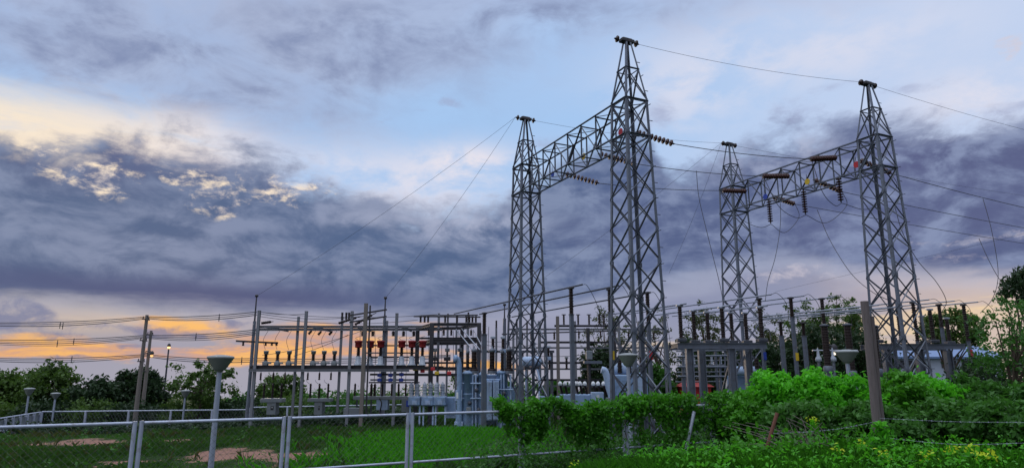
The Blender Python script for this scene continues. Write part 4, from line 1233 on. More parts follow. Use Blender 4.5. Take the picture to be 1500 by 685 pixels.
for i, (px, py) in enumerate(((1143, 471), (1176, 472))):
    bus_column(px, py, 492, 'short grey column with black insulator before the dark trees, %s from the left' % ORD[i], 'short bus columns', zt=6.0, r=.11, w=.2)

# ---- switch platforms
def platform(x0, x1, py, d, cols, front, back, label, glabel, ptop, dep=1.9):
    a, b = at(x0, py, d), at(x1, py, d); b.z = a.z
    z = a.z
    root = thing('switch_platform', label, 'steel platform', (a.x, d, ground_z(a.x, d)), 0, 'steel switch platforms')
    for k in (0, dep):
        part(MB().channel((a.x, d + k, z), (b.x, d + k, z), .2, .3, .03, (0, 0, 1)), 'beam', 'galvanised', root)
    for px in (x0 + 3, (x0 + x1) / 2, x1 - 3):
        xx = X(px, py, d)
        part(MB().channel((xx, d + .1, z + .02), (xx, d + dep - .1, z + .02), .14, .22, .03, (0, 0, 1)), 'cross_beam', 'galvanised_dark', root)
    for px, k in cols:
        xx = X(px, 560, d + k)
        part(MB().channel((xx, d + k, ground_z(xx, d) - .1), (xx, d + k, z - .15), .34, .34, .04, (1, 0, 0)), 'column', 'galvanised', root)
    xx = X(cols[1][0], 560, d)
    part(MB().angle((xx, d + dep - .1, z - 2.6), (xx + 1.5, d + dep - .1, z - .2), .09), 'brace', 'galvanised', root)
    part(MB().angle((xx, d + .1, z - .5), (xx, d + dep, z - 2.3), .09), 'brace', 'galvanised', root)
    tops = []
    for i, (px, pt, k) in enumerate(front + back):
        dd = d + (0.0 if k == 0 else dep)
        c = at(px, (py + pt) / 2, dd)
        zt = at(px, pt, dd).z
        z0 = z + .17
        r2 = thing('switch_insulator', glabel % ORD[i], 'insulator', (c.x, dd, z0), 0, 'tall insulators on the switch platforms')
        MB().box((0, 0, .1), (.46, .42, .18), bev=.03).build('base_bracket', M['galvanised_dark'], r2)
        MB().lathe(ribs(.13, zt - z0 - .3, 16, .66), (0, 0, .2), 12).build('insulator', M['porcelain'], r2)
        MB().box((0, 0, zt - z0 - .04), (.34, .16, .1), bev=.02).build('contact_head', M['aluminium'], r2)
        tops.append(Vector((c.x, dd, zt)))
    return tops, z
tp, zp = platform(992.5, 1123, 506, 33, ((1012, .1), (1074, .1), (1098, 1.8), (1030, 1.8)), [(997, 446, 0), (1058.5, 449, 0), (1115, 449, 0)],
                  [(1016.6, 454, 1), (1037, 456, 1), (1072, 457, 1), (1093, 457, 1)], 'wide steel switch platform on thick columns, carrying seven tall dark insulators',
                  'tall dark ribbed insulator on the wide switch platform, %s counting front row then back row', 1.9)
for i, t in enumerate(tp[:3]):
    o = MB().tube([t + UX * .5, t - UX * 6], .04, 7).build('busbar', M['aluminium'])
    tag(o, 'thin bright switch blade lying across the insulators of the wide platform, %s from the left' % ORD[i], 'busbar', 'switch blades on the wide platform')
for i, t in enumerate(tp[:3]):
    o = MB().tube(spline([t + V((-.1, 0, -1.35)), t + V((.35, .3, -1.1)), t + V((.75, .9, -1.15)), t + V((.9, 1.2, -1.6))], 5), .03, 6).build('operating_rod', M['aluminium'])
    tag(o, 'curved bright operating rod at the foot of the front insulators, %s from the left' % ORD[i], 'operating rod', 'operating rods on the wide platform')
tp2, z2 = platform(1287, 1414, 507, 36, ((1303, .1), (1352, .1), (1394, 1.6)), [(1285, 477, 0), (1318, 452, 0), (1365, 452, 0)], [(1352, 462, 1), (1389, 465, 1)],
                   'narrow steel switch platform behind the tower and bushes on the right', 'tall dark ribbed insulator on the right-hand switch platform, %s counting front row then back row', 1.7)
def cvt(px, y0, y1, d, label):
    c = at(px, y1, d); zt = at(px, y0, d).z
    g = ground_z(c.x, d)
    root = thing('voltage_transformer', label, 'instrument transformer', (c.x, d, g), 0, 'big dark voltage transformers')
    MB().bar((0, 0, -.1), (0, 0, c.z - g - .3), .3, .3, (0, 1, 0)).build('pedestal', M['galvanised'], root)
    MB().lathe([(.16, -.3), (.2, -.27), (.2, 0.0), (.16, .05)], (0, 0, c.z - g), 14).build('base_tank', M['galvanised'], root)
    MB().lathe(ribs(.165, zt - c.z - .12, 30, .8), (0, 0, c.z - g + .05), 14).build('insulator', M['porcelain'], root)
    MB().lathe([(.12, 0), (.19, .02), (.2, .06), (.18, .1), (.06, .14)], (0, 0, zt - g - .08), 14).build('cap', M['galvanised_dark'], root)
cvt(1213, 476, 537, 29, 'thick dark ribbed voltage transformer just left of the lit lamp glow')
cvt(1248, 475, 544, 29, 'thick dark ribbed voltage transformer between the street lamp and the wooden post')
cvt(1286, 477, 541, 29, 'thick dark ribbed voltage transformer right of the wooden post')
for i, (y, d) in enumerate(((514, 44), (528, 45), (545, 44.5), (559, 45))):
    a, b = at(990, y, d), at(1090, y - 1, d)
    o = MB().tube([a, b], .045, 7).build('bus_tube', M['galvanised']); tag(o, 'thin grey background bus tube under the wide platform, %s from the top' % ORD[i], 'busbar', 'background bus tubes under the platform')
fr = thing('bus_gantry', 'slim grey uprights behind the columns of the wide switch platform', 'steel frame', base_on(1040, 44.8))
for px, py in ((1000, 505), (1026, 500), (1047, 503), (1085, 508)):
    t = at(px, py, 44.8)
    part(MB().channel((t.x, 44.8, ground_z(t.x, 44.8)), (t.x, 44.8, t.z), .15, .15, .03, (0, 1, 0)), 'post', 'galvanised', fr)
part(MB().tube([at(998, 508, 44.7), at(1088, 507, 44.7)], .05, 6), 'beam', 'galvanised', fr)
# low bus rails and blue gear under the wide platform
for i, (y0, y1) in enumerate(((537, 537), (551, 551), (522, 520))):
    rt = thing('pipe_rail', '%s pipe rail under the wide switch platform' % ['upper grey', 'lower grey', 'highest thin grey'][i], 'pipe rail', base_on(1005, 40))
    a, b = at(992, y0, 40), at(1078, y1, 40)
    part(MB().tube([a, b], .06, 7), 'rail', 'galvanised', rt)
    for px in (1000, 1055):
        xx = X(px, y0, 40)
        part(MB().tube([(xx, 40.1, rt.location.z), (xx, 40.1, a.z)], .05, 6), 'upright', 'galvanised', rt)
bt = thing('voltage_regulator', 'pale blue horizontal cylinder equipment with dark bushings under the wide platform', 'transformer', base_on(1090, 39))
c = at(1089, 543, 39)
part(MB().lathe([(.08, -.9), (.24, -.86), (.27, -.7), (.27, .7), (.24, .86), (.08, .9)], c, 16, Matrix.Rotation(math.pi / 2, 3, 'Y')), 'tank', 'equipment_pale', bt)
part(rect(MB(), 1070, 1112, 550, 585, 39.2, .9, .04), 'lower_tank', 'equipment_blue', bt)
for px in (1092, 1109):
    b = at(px, 540, 38.8)
    part(MB().lathe(ribs(.15, .6, 7, .7), b, 12), 'bushing', 'porcelain', bt)
for k, px in enumerate((1005, 1017, 1030, 1043, 1056)):
    b = at(px, 533, 43); root = thing('post_insulator', 'small grey post insulator in the background under the wide platform, %s from the left' % ORD[k], 'insulator', b, 0, 'background insulators under the platform')
    part(MB().lathe(ribs(.1, .5, 5), b, 9), 'insulator', 'grey_porcelain', root)
    part(MB().box(b - V((0, 0, .1)), (.5, .2, .16), bev=.02), 'base_bracket', 'galvanised', root)
for k, px in enumerate((1199.5, 1221)):
    b = at(px, 530, 33); root = thing('ground_switch', 'small white stand with ball top under the lit lamp, %s of the pair' % ORD[k], 'switch', base_on(px, 33), 0, 'small white stands by the lamp')
    part(MB().tube([(b.x, 33, root.location.z), (b.x, 33, b.z)], .07, 8), 'post', 'galvanised', root)
    part(MB().lathe([(.05, 0), (.16, .06), (.14, .2), (.07, .3), (.06, .55), (.02, .7)], b, 10), 'insulator', 'grey_porcelain', root)
o = MB().tube([at(1190, 513, 33), at(1256, 513, 33)], .04, 7).build('bus_tube', M['aluminium']); tag(o, 'short bright horizontal tube just above the street lamp between the ribbed transformers', 'busbar')

# ---- guy wires and drop wires
wire(sag(pk(TA, -1), m1, .35), .0085, 'guy_wire', 'longest thin wire running from a tower peak down to the leftmost mast', 'guy wire', 'guy wires of the tower behind the transformer')
wire(sag(pk(TA, -1), m2, .35), .0085, 'guy_wire', 'steeper thin wire running from the tower peak down to the mast among the red caps', 'guy wire', 'guy wires of the tower behind the transformer')
wire(sag(pk(TC, -1), m3, .3), .0085, 'guy_wire', 'thin wire from the far right-gantry tower to the mast left of the first gantry', 'guy wire', 'guy wires of the far right-gantry tower')
wire(sag(pk(TC, -1), at(980, 400, 44), .3), .0085, 'guy_wire', 'thin steep wire from the far right-gantry tower down behind the tallest tower', 'guy wire', 'guy wires of the far right-gantry tower')
wire([at(1135, 427, 60), at(1434, 358, 52), at(1640, 308, 46)], .0085, 'guy_wire', 'thin straight wire rising to the right across the evening cloud', 'guy wire')
drop([(1020, 250, 36.2), (1024, 290, 35.8), (1038, 350, 35), (1053, 410, 34), (1060, 446, 33)], 'drop wire hanging from the middle conductor between the gantries to the switch platform')
drop([(1143, 297, 39), (1143, 330, 38.5), (1136, 375, 37), (1125, 412, 35.5), (1121, 440, 34)], 'drop wire curving down right beside the far right-gantry tower')
drop([(1197, 307, 39), (1215, 350, 38), (1245, 398, 36), (1276, 426, 34), (1305, 441, 33.5)], 'long drop wire slanting down right to the wooden post')
drop([(1310, 300, 35), (1322, 340, 35), (1344, 381, 35.5), (1371, 412, 36), (1386, 440, 37), (1380, 456, 37)], 'drop wire curving right out of the tower behind the wooden post')
drop([(1440, 291, 41), (1452, 335, 40.5), (1461, 385, 40), (1461, 415, 39.5), (1452, 440, 39.2), (1436, 458, 39)], 'drop wire hanging from the outgoing conductors and hooking left at the right edge')
drop([(1434, 349, 41), (1448, 380, 40.5), (1465, 410, 40), (1490, 440, 40)], 'drop wire slanting down right into the trees at the right edge')

# ---- overhead distribution lines on the left
def upole(px, py, d, label, h=.2, lamp=False):
    t = at(px, py, d); g = ground_z(t.x, d)
    root = thing('utility_pole', label, 'utility pole', (t.x, d, g))
    MB().tube([(0, 0, -.2), (0, 0, t.z - g)], .19, 8, .12).build('pole', M['concrete'], root)
    for dz in (-.35, -2.0, -3.6):
        MB().bar((-.05, -.5, t.z - g + dz), (-.05, .5, t.z - g + dz), .08, .08).build('cross_arm', M['dark_steel'], root)
        for yy in (-.4, 0, .4):
            MB().lathe(ribs(.05, .16, 3), (-.05, yy, t.z - g + dz + .05), 8).build('insulator', M['porcelain'], root)
    return t
p1 = upole(215.5, 461, 52, 'taller of two concrete utility poles carrying wire bundles at the left')
p2 = upole(221.5, 484, 60, 'shorter concrete utility pole close behind the taller one, carrying a lit orange lamp')
bund = [('top', [(-170, 478, 50), (0, 475, 51), (216, 465, 52), (376, 459, 42)], 3), ('middle', [(-170, 500, 50), (0, 500, 51), (214, 492, 52), (376, 485, 42)], 4), ('lowest', [(-170, 524, 50), (0, 527, 51), (213, 520, 52), (376, 527, 46), (660, 521, 47)], 3)]
for nm, pts, n in bund:
    for k in range(n):
        P = [at(px, py + (k * 2.3 - 2.6) * (0.6 + .4 * (i % 2)), d + k * .25) for i, (px, py, d) in enumerate(pts)]
        full = []
        for a, b in zip(P[:-1], P[1:]):
            s = sag(a, b, .14 + .05 * k, 12)
            full += s if not full else s[1:]
        wire(full, .020 if k % 2 else .028, 'overhead_cable', '%s cable counted from above in the %s bundle strung past the utility poles' % (ORD[k], nm), 'overhead cable', 'overhead cables on the utility poles')
for k, (px, py) in enumerate(((88, 476), (92, 477), (84, 503), (108, 500), (105, 526), (321, 465), (287, 493), (354, 528))):
    c = at(px, py, 51 if px < 216 else 46)
    root = thing('cable_spacer', 'small dark spacer clipped on the overhead cables, %s of those along the left' % ORD[k], 'cable spacer', c, 0, 'cable spacers')
    MB().tube([(0, 0, -.26), (0, 0, .26)], .025, 6).build('bar', M['dark_steel'], root)
    MB().box((0, 0, 0), (.07, .07, .16), bev=.02).build('clamp', M['dark_steel'], root)
# thin wires across the top of the switchgear
for k, (a, b, s) in enumerate((((380, 459, DF), (536, 462, 39), .25), ((380, 463, DF), (612, 468, 44), .35), ((376, 456, 44), (640, 460, 44), .3), ((384, 520, 43), (536, 482, 43), .2), ((430, 521, 43), (510, 490, 43), .1), ((385, 457, 41), (450, 459, 41), .1))):
    wire(sag(at(*a), at(*b), s), .016, 'overhead_cable', ['thin cable from the first switchgear post to the concrete pole', 'thin cable from the first switchgear post to the dark bus frame', 'thin cable along the back of the switchgear structure', 'slack cable rising across the orange glow to the concrete pole', 'slack cable rising behind the grey-capped transformers', 'short thin cable between the first two switchgear posts'][k], 'overhead cable', 'thin cables over the switchgear')
k = 0
for xs, y0, y1 in (((388.7, 405.9, 422.8, 458.3, 474, 489.3), 484, 512), ((386, 398.5, 411.5, 454, 467, 480), 556, 562), ((523.9, 556.7, 587.7, 602.7, 618.3), 492, 497)):
    for i, px in enumerate(xs):
        wire(spline([at(px + (4 if y0 < 500 else -5), y0, DF + .6), at(px - (3 if y0 < 500 else 4), (y0 + y1) / 2, DF + .3), at(px, y1, DF + .17)], 5), .012, 'jumper_wire',
             'thin jumper wire down to the %s %s from the left' % (ORD[i], {484: 'grey-capped transformer', 556: 'black kiosk arrester', 492: 'red-capped transformer'}[y0]), 'jumper wire', 'jumper wires of the switchgear')
# cross arm with insulators at the left end of the switchgear
ca = thing('line_crossarm', 'horizontal cross arm with small insulators sticking out left of the switchgear structure', 'cross arm', at(376, 500, 43.5))
part(MB().bar(at(346, 499, 43.5), at(407, 502, 43.5), .12, .12), 'arm', 'dark_steel', ca)
for px in (356, 389, 398, 405):
    part(MB().lathe(ribs(.09, .25, 3), at(px, 506, 43.4), 8), 'insulator', 'porcelain', ca)
for i, (x0, y0, x1, y1) in enumerate(((383, 473, 397, 471), (496, 473, 522, 465), (520, 475, 545, 461))):
    root = thing('strain_insulator', 'dark strain insulator at the top of the switchgear structure, %s from the left' % ORD[i], 'insulator', at(x0, y0, 41), 0, 'strain insulators on the switchgear')
    a, b = at(x0, y0, 41), at(x1, y1, 41)
    dd = (b - a)
    part(MB().lathe(ribs(.1, dd.length, 10), a, 9, dd.to_track_quat('Z', 'Y').to_matrix()), 'insulator', 'porcelain', root)
    part(MB().tube([b, b + dd * .25], .025, 6), 'link_rod', 'dark_steel', root)
for i, px in enumerate((501, 507, 511)):
    b = at(px, 468, 41.5)
    root = thing('post_insulator', 'small dark post insulator standing above the switchgear top beam, %s from the left' % ORD[i], 'insulator', b, 0, 'post insulators above the switchgear')
    part(MB().lathe(ribs(.09, .4, 5), b, 9), 'insulator', 'porcelain', root); part(MB().box(b + V((0, 0, .43)), (.12, .12, .06)), 'cap', 'dark_steel', root)

# ------------------------------------------------------------------ far building
wh = thing('warehouse', 'long low pale warehouse with blue roof behind the right-hand switch platform', 'building', (at(1370, 540, 90).x, 90, ground_z(30, 90)))
a, b = at(1255, 545, 90), at(1470, 545, 90)
z0, z1, z2 = wh.location.z - .3, at(1370, 522, 90).z, at(1370, 506, 100).z
part(MB().box(((a.x + b.x) / 2, 96, (z0 + z1) / 2), (b.x - a.x, 12, z1 - z0)), 'wall', 'far_wall', wh)
rb = MB().add([(a.x - .5, 89.4, z1), (b.x + .5, 89.4, z1), (b.x + .5, 96, z2), (a.x - .5, 96, z2), (a.x - .5, 102.6, z1), (b.x + .5, 102.6, z1),
               (a.x - .5, 89.4, z1 - .25), (b.x + .5, 89.4, z1 - .25), (b.x + .5, 102.6, z1 - .25), (a.x - .5, 102.6, z1 - .25)],
              [(0, 1, 2, 3), (3, 2, 5, 4), (6, 7, 1, 0), (9, 8, 7, 6), (4, 5, 8, 9), (0, 3, 4, 9, 6), (1, 7, 8, 5, 2)])
part(rb, 'roof', 'far_roof', wh)
for px in (1300, 1330, 1390, 1420):
    c = at(px, 533, 89.95)
    part(MB().box(c, (2.0, .08, 1.0)), 'window', 'dark_steel', wh)
rs = thing('shed', 'small shed with a bright red roof low under the wide switch platform', 'shed', (at(1024, 575, 52).x, 52, ground_z(14, 52)))
a, b = at(1000, 570, 52), at(1046, 570, 52); zr = at(1024, 566, 52).z; zt = at(1024, 557, 52).z
part(MB().box(((a.x + b.x) / 2, 53.2, (rs.location.z + zr) / 2), (b.x - a.x - .4, 2.2, zr - rs.location.z)), 'wall', 'red_paint', rs)
part(MB().add([(a.x, 51.8, zr), (b.x, 51.8, zr), (b.x - .5, 53.2, zt), (a.x + .5, 53.2, zt), (a.x, 54.6, zr), (b.x, 54.6, zr)], [(0, 1, 2, 3), (3, 2, 5, 4), (0, 3, 4), (1, 5, 2), (0, 4, 5, 1)]), 'roof', 'red_roof', rs)

# ------------------------------------------------------------------ street lamps
def bowl_lamp(px, ytop, ybot, d, wpx, pxb, label, m='lamp_bowl'):
    t = at(px, ytop, d)
    W = wpx / 985.0 * d / 2
    H = at(px, ytop, d).z - at(px, ybot, d).z
    g = ground_z(t.x, d)
    root = thing('street_lamp', label, 'street lamp', (t.x, d, g))
    zt = t.z - g
    MB().tube([(0, 0, -.2), (0, 0, zt - H * 1.02)], 0.075 * (1 if d < 25 else .85), 10, .06).build('post', M['lamp_post'], root)
    MB().lathe([(.075, zt - H * 1.12), (.09, zt - H * 1.02), (W * .36, zt - H), (W * .42, zt - H * .95), (W * .92, zt - H * .24), (W * .95, zt - H * .2)], n=24).build('bowl', M[m], root)
    MB().lathe([(W * .95, zt - H * .195), (W, zt - H * .17), (W, zt - H * .06), (W * .9, zt - H * .01), (W * .3, zt + .03)], n=24).build('lid', M['lamp_lid'], root)
bowl_lamp(323.5, 521, 542, 17, 38, 310, 'large bowl-topped street lamp on a pale post behind the front fence, nearest the camera')
bowl_lamp(919.5, 518, 535, 23, 30, 925, 'bowl-topped street lamp standing in front of the tallest tower')
bowl_lamp(1239.5, 513, 530, 21, 33, 1240, 'bowl-topped street lamp between the ribbed transformers and the wooden post')
bowl_lamp(43.5, 568, 578, 45, 14, 40, 'small bowl-topped street lamp before the trees at the far left corner')
bowl_lamp(82, 575, 583, 46, 13, 75, 'small bowl-topped street lamp at the end of the pale slatted fence')
bowl_lamp(272, 571, 581, 46, 13, 270, 'small bowl-topped street lamp before the far fence, under the airy tree')
def sodium(px, ytop, d, label, pole=True, m='lamp_glow', r=.1):
    t = at(px, ytop, d); g = ground_z(t.x, d)
    root = thing('lit_lamp', label, 'street lamp', (t.x, d, g if pole else t.z))
    z = t.z - root.location.z
    if pole:
        MB().tube([(0, 0, -.2), (0, 0, z - .15)], .12, 8, .07).build('post', M['galvanised_dark'], root)
    else:
        MB().tube([(0, 0, .05), (-.2, 0, .25), (-.5, 0, .28)], .04, 6).build('arm', M['galvanised_dark'], root)
    MB().lathe([(.05, z - .1), (r * 1.5, z + .0), (r * 1.7, z + .12), (r, z + .26), (.05, z + .3)], n=12).build('housing', M['dark_steel'], root)
    MB().lathe([(.02, z - .24), (r, z - .2), (r * 1.35, z - .06), (r * 1.2, z + .0), (.02, z + .01)], n=12).build('lamp_glass', M[m], root)
sodium(247.5, 507, 66, 'tall slender lamp post with a lit orange lamp right of the utility poles')
sodium(222.5, 518.5, 59.6, 'lit orange lamp on the shorter utility pole', False)
sodium(1222, 512, 34, 'small lit white lamp glinting left of the bowl lamp before the wooden post', False, 'lamp_glow_white', .1)

# ------------------------------------------------------------------ fences
Z_TOPRAIL = 2.46
def fpt(t, z): return Vector((FL0.x + FLD.x * t, FL0.y + FLD.y * t, z))
TS = [-10.0, -7.45, -4.9, -2.45, 0.0, 2.65, 5.55, 8.45, 11.3, 14.1]
NFP = Vector((-FLD.y, FLD.x, 0))
FL_LAB = ['galvanised chain-link fence panel cut by the left picture edge', 'galvanised chain-link fence panel in front of the bare soil and the left lattice fence', 'galvanised chain-link fence panel crossed by the large street lamp post',
          'galvanised chain-link fence panel below the grey breaker kiosks', 'galvanised chain-link fence panel below the long equipment bench and the transformer', 'fence panel with vine spilling over its top rail, below the first gantry',
          'fence panel mostly hidden by hanging vine, behind the bowl lamp before the tallest tower', 'fence panel under dark vine with a grey pipe leaning on it', 'fence panel disappearing into the bright green bushes']
for i in range(len(TS) - 1):
    t0, t1 = TS[i] + .05, TS[i + 1] - .05
    c = fpt((t0 + t1) / 2, 0)
    gz_ = ground_z(c.x, c.y)
    root = thing('fence_panel', FL_LAB[i], 'fence panel', (c.x, c.y, gz_), 0, 'chain-link panels of the front fence')
    zl = [Z_TOPRAIL, 1.52]
    for t in (t0, t1):
        p = fpt(t, 0)
        part(MB().tube([(p.x, p.y, ground_z(p.x, p.y) - .25), (p.x, p.y, Z_TOPRAIL + .035)], .037, 8), 'post', 'fence_pipe', root)
    for z in zl:
        part(MB().tube([fpt(t0 + .04, z), fpt(t1 - .04, z)], .028 if z > 2 else .025, 8), 'rail', 'fence_pipe', root)
    # woven wire: thin diagonal rods in one mesh
    zb = gz_ - .15
    b = MB()
    H = Z_TOPRAIL - zb; L = t1 - t0; st = .115
    n = int((L + H) / st)
    off = NFP * .045
    for k in range(1, n):
        s = k * st
        for sg in (1, -1):
            # line a: from (s,0) up-left ; clip to the panel
            x0, y0 = (s, 0) if s <= L else (L, s - L)
            x1, y1 = (0, s) if s <= H else (s - H, H)
            if sg < 0: x0, x1 = L - x0, L - x1
            pa = fpt(t0 + x0, zb + y0) + off; pb = fpt(t0 + x1, zb + y1) + off * 1.0 + NFP * (.004 * sg)
            if (pa - pb).length < .03: continue
            b.bar(pa, pb, .0032, .0032, NFP)
    part(b, 'wire_mesh', 'fence_wire', root)

# far fence: posts and rails
def long_fence(pts, label, name, zt, hgt, step, m, rails, cat='fence', slat=None):
    c = pts[0]
    root = thing(name, label, cat, (c.x, c.y, ground_z(c.x, c.y)))
    for a, b in zip(pts[:-1], pts[1:]):
        L = (b - a).length; n = max(1, int(round(L / step)))
        for i in range(n + (1 if b is pts[-1] else 0)):
            p = a.lerp(b, i / n)
            g = ground_z(p.x, p.y)
            part(MB().box((p.x, p.y, (g - .3 + p.z) / 2), (.12, .11, p.z - g + .3)), 'post', m, root)
        for dz in rails:
            part(MB().tube([a - V((0, 0, dz)), b - V((0, 0, dz))], .045, 7), 'rail', m, root)
        d = (b - a).normalized(); nn = Vector((-d.y, d.x, 0)) * .09
        bb = MB()
        st = .22 if slat is None else slat
        k = int(L / st)
        for i in range(k):
            p = a.lerp(b, (i + .5) / k) + nn
            g = ground_z(p.x, p.y)
            if slat is None:
                q = p + d * 1.0
                bb.bar(p, Vector((q.x, q.y, p.z - 1.6)), .012, .012)
                q = p - d * 1.0
                bb.bar(p + nn * .3, Vector((q.x + nn.x * .3, q.y + nn.y * .3, p.z - 1.6)), .012, .012)
            else:
                bb.box((p.x, p.y, (g + p.z - .1) / 2), (st * .78, .02, p.z - g - .15), math.atan2(d.y, d.x))
        part(bb, 'wire_mesh' if slat is None else 'slat_panel', 'fence_wire' if slat is None else 'cabinet_grey', root)
FZ = .72
def ff(px, d, z=FZ): x, _ = ray(px, 600); return Vector((x * d, d, z))
long_fence([ff(62, 46), ff(370, 48.5)], 'long pale far fence with square posts, left of the switchgear structure', 'far_fence', FZ, 1.8, 2.6, 'fence_pipe', (0.0,))
long_fence([ff(366, 51, .75), ff(680, 54, .9)], 'pale far fence running behind the kiosks and the switchgear structure', 'far_fence', FZ, 1.8, 2.8, 'fence_pipe', (0.0, .9))
long_fence([ff(-40, 36, .7), ff(60, 45.5, .72)], 'pale grey slatted fence with white posts receding at the far left', 'slatted_fence', FZ, 1.8, 1.15, 'fence_pipe', (0.0, .75), slat=.2)

# wooden posts, rusty rod, leaning pipe, barbed wire
def lean_post(px0, y0, px1, y1, d, w, label, name, m, cat, round_=False, dd=0):
    t = at(px0, y0, d); b = at(px1, y1, d + dd)
    g = ground_z(b.x, b.y)
    dv = (t - b).normalized()
    b2 = b + dv * ((g - .3 - b.z) / dv.z)
    mb = MB()
    if round_: mb.tube([b2, b2.lerp(t, .5), t], w / 2, 9)
    else:
        for k in range(7):
            pass
        n = 10
        for k in range(n + 1): pass
        pts = [b2.lerp(t, k / n) + V((.006 * math.sin(k * 2.1 + px0), 0, 0)) for k in range(n + 1)]
        mb.tube(pts, lambda f: w * .62 * (1 + .06 * math.sin(f * 9 + px0)), 7)
    root = thing(name, label, cat, (b2.x, b2.y, g))
    part(mb, 'shaft', m, root)
    return root, t, b2
wp, t_, b_ = lean_post(1266.5, 441, 1286, 634, 12, .115, 'weathered grey wooden post leaning slightly, standing tall in front of the bushes', 'wooden_post', 'wood', 'post')
wp2, t2_, b2_ = lean_post(1275.5, 463, 1293, 634, 12.1, .085, 'shorter grey wooden post lashed right against the taller wooden post', 'wooden_post', 'wood', 'post')
lean_post(1138.5, 604, 1122, 660, 13, .07, 'rusty metal rod leaning in the weeds left of the wooden post', 'rusty_rod', 'rust', 'post', True)
lean_post(1017, 602, 1002, 672, 17.2, .085, 'grey pipe leaning against the vine-covered fence', 'leaning_pipe', 'fence_pipe', 'pipe', True)
for k, (pts, lab) in enumerate((([(1289, 612, 11.9), (1400, 617, 11.4), (1510, 618, 11), (1640, 620, 10)], 'upper barbed wire stretched right from the wooden post'),
                                ([(1291, 640, 11.9), (1400, 650, 11.4), (1510, 648, 11), (1640, 648, 10)], 'lower barbed wire stretched right from the wooden post'),
                                ([(1287, 616, 11.9), (1230, 627, 12.3), (1180, 632, 12.7), (1130, 634, 13)], 'barbed wire running from the wooden post to the rusty rod'))):
    P = spline([at(*p) for p in pts], 8)
    root = thing('barbed_wire', lab, 'barbed wire', P[0])
    mb = MB(); mb.tube(P, .0017, 5)
    bb = mb
    for p, q in zip(P[:-1], P[1:]):
        for f in (.5,):
            c = p.lerp(q, f)
            bb.bar(c - V((.006, .0, .012)), c + V((.006, 0, .012)), .0025, .0025); bb.bar(c - V((-.008, .008, .008)), c + V((-.008, .008, .008)), .0025, .0025)
    part(mb, 'strand', 'fence_pipe', root)

# ------------------------------------------------------------------ vegetation
rng = np.random.default_rng(11)
def set_mesh(name, verts, quads, tint, m):
    """verts (N,3), quads (F,k) of equal size, tint per vertex"""
    me = bpy.data.meshes.new(name)
    nv, (nf, k) = len(verts), quads.shape
    me.vertices.add(nv); me.vertices.foreach_set('co', verts.astype(np.float32).ravel())
    me.loops.add(nf * k); me.loops.foreach_set('vertex_index', quads.astype(np.int32).ravel())
    me.polygons.add(nf)
    me.polygons.foreach_set('loop_start', np.arange(0, nf * k, k, dtype=np.int32))
    me.polygons.foreach_set('loop_total', np.full(nf, k, dtype=np.int32))
    me.update(calc_edges=True)
    a = me.attributes.new('tint', 'FLOAT', 'POINT'); a.data.foreach_set('value', tint.astype(np.float32))
    me.materials.append(m)
    return me

def norm(a): return a / np.maximum(np.linalg.norm(a, axis=1, keepdims=True), 1e-9)

def leaf_mesh(name, C, size, m, up=0.5, tint=None, aspect=0.5, droop=0.0):
    n = len(C)
    nrm = norm(rng.normal(size=(n, 3)) + np.array([0, 0, up]))
    t = norm(np.cross(nrm, rng.normal(size=(n, 3))))
    t[:, 2] -= droop; t = norm(t)
    b = norm(np.cross(nrm, t))
    nrm = np.cross(t, b)
    s = (size * rng.uniform(0.55, 1.6, n))[:, None] if np.isscalar(size) else size[:, None]
    v = np.stack([C - t * s, C - t * s * .1 + b * s * aspect + nrm * s * .18, C + t * s, C - t * s * .1 - b * s * aspect + nrm * s * .18], 1).reshape(-1, 3)
    q = np.arange(4 * n).reshape(n, 4)
    if tint is None: tint = rng.uniform(0, 1, n)
    return set_mesh(name, v, q, np.repeat(tint, 4), m)

def clumps(c, r, nc, shell=0.55, flat=0.0):
    """clump centres inside an ellipsoid, more near its skin"""
    d = norm(rng.normal(size=(nc, 3)))
    k = rng.uniform(shell, 1.0, nc)[:, None] ** 0.7
    p = d * k
    p[:, 2] = np.where(p[:, 2] < -0.75, -0.75 * rng.uniform(.5, 1, nc), p[:, 2])
    return np.array(c) + p * np.array(r)

def crown(name, root, c, r, nc, per, leaf, m, cr=0.24, up=0.5, shell=.5, bias=0.0):
    cc = clumps((0, 0, 0), r, nc, shell)
    cs = rng.uniform(0.6, 1.35, nc) * cr * (np.mean(r))
    ct = rng.uniform(0, 1, nc)
    idx = np.repeat(np.arange(nc), per)
    off = rng.normal(size=(nc * per, 3)) * np.array([.55, .55, .42])
    P = cc[idx] + off * cs[idx][:, None]
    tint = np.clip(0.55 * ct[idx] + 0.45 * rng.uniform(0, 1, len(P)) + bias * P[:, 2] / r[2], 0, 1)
    me = leaf_mesh(name, P + np.array(c), leaf, m, up, tint)
    o = link_mesh(name, me, root)
    return cc + np.array(c), o

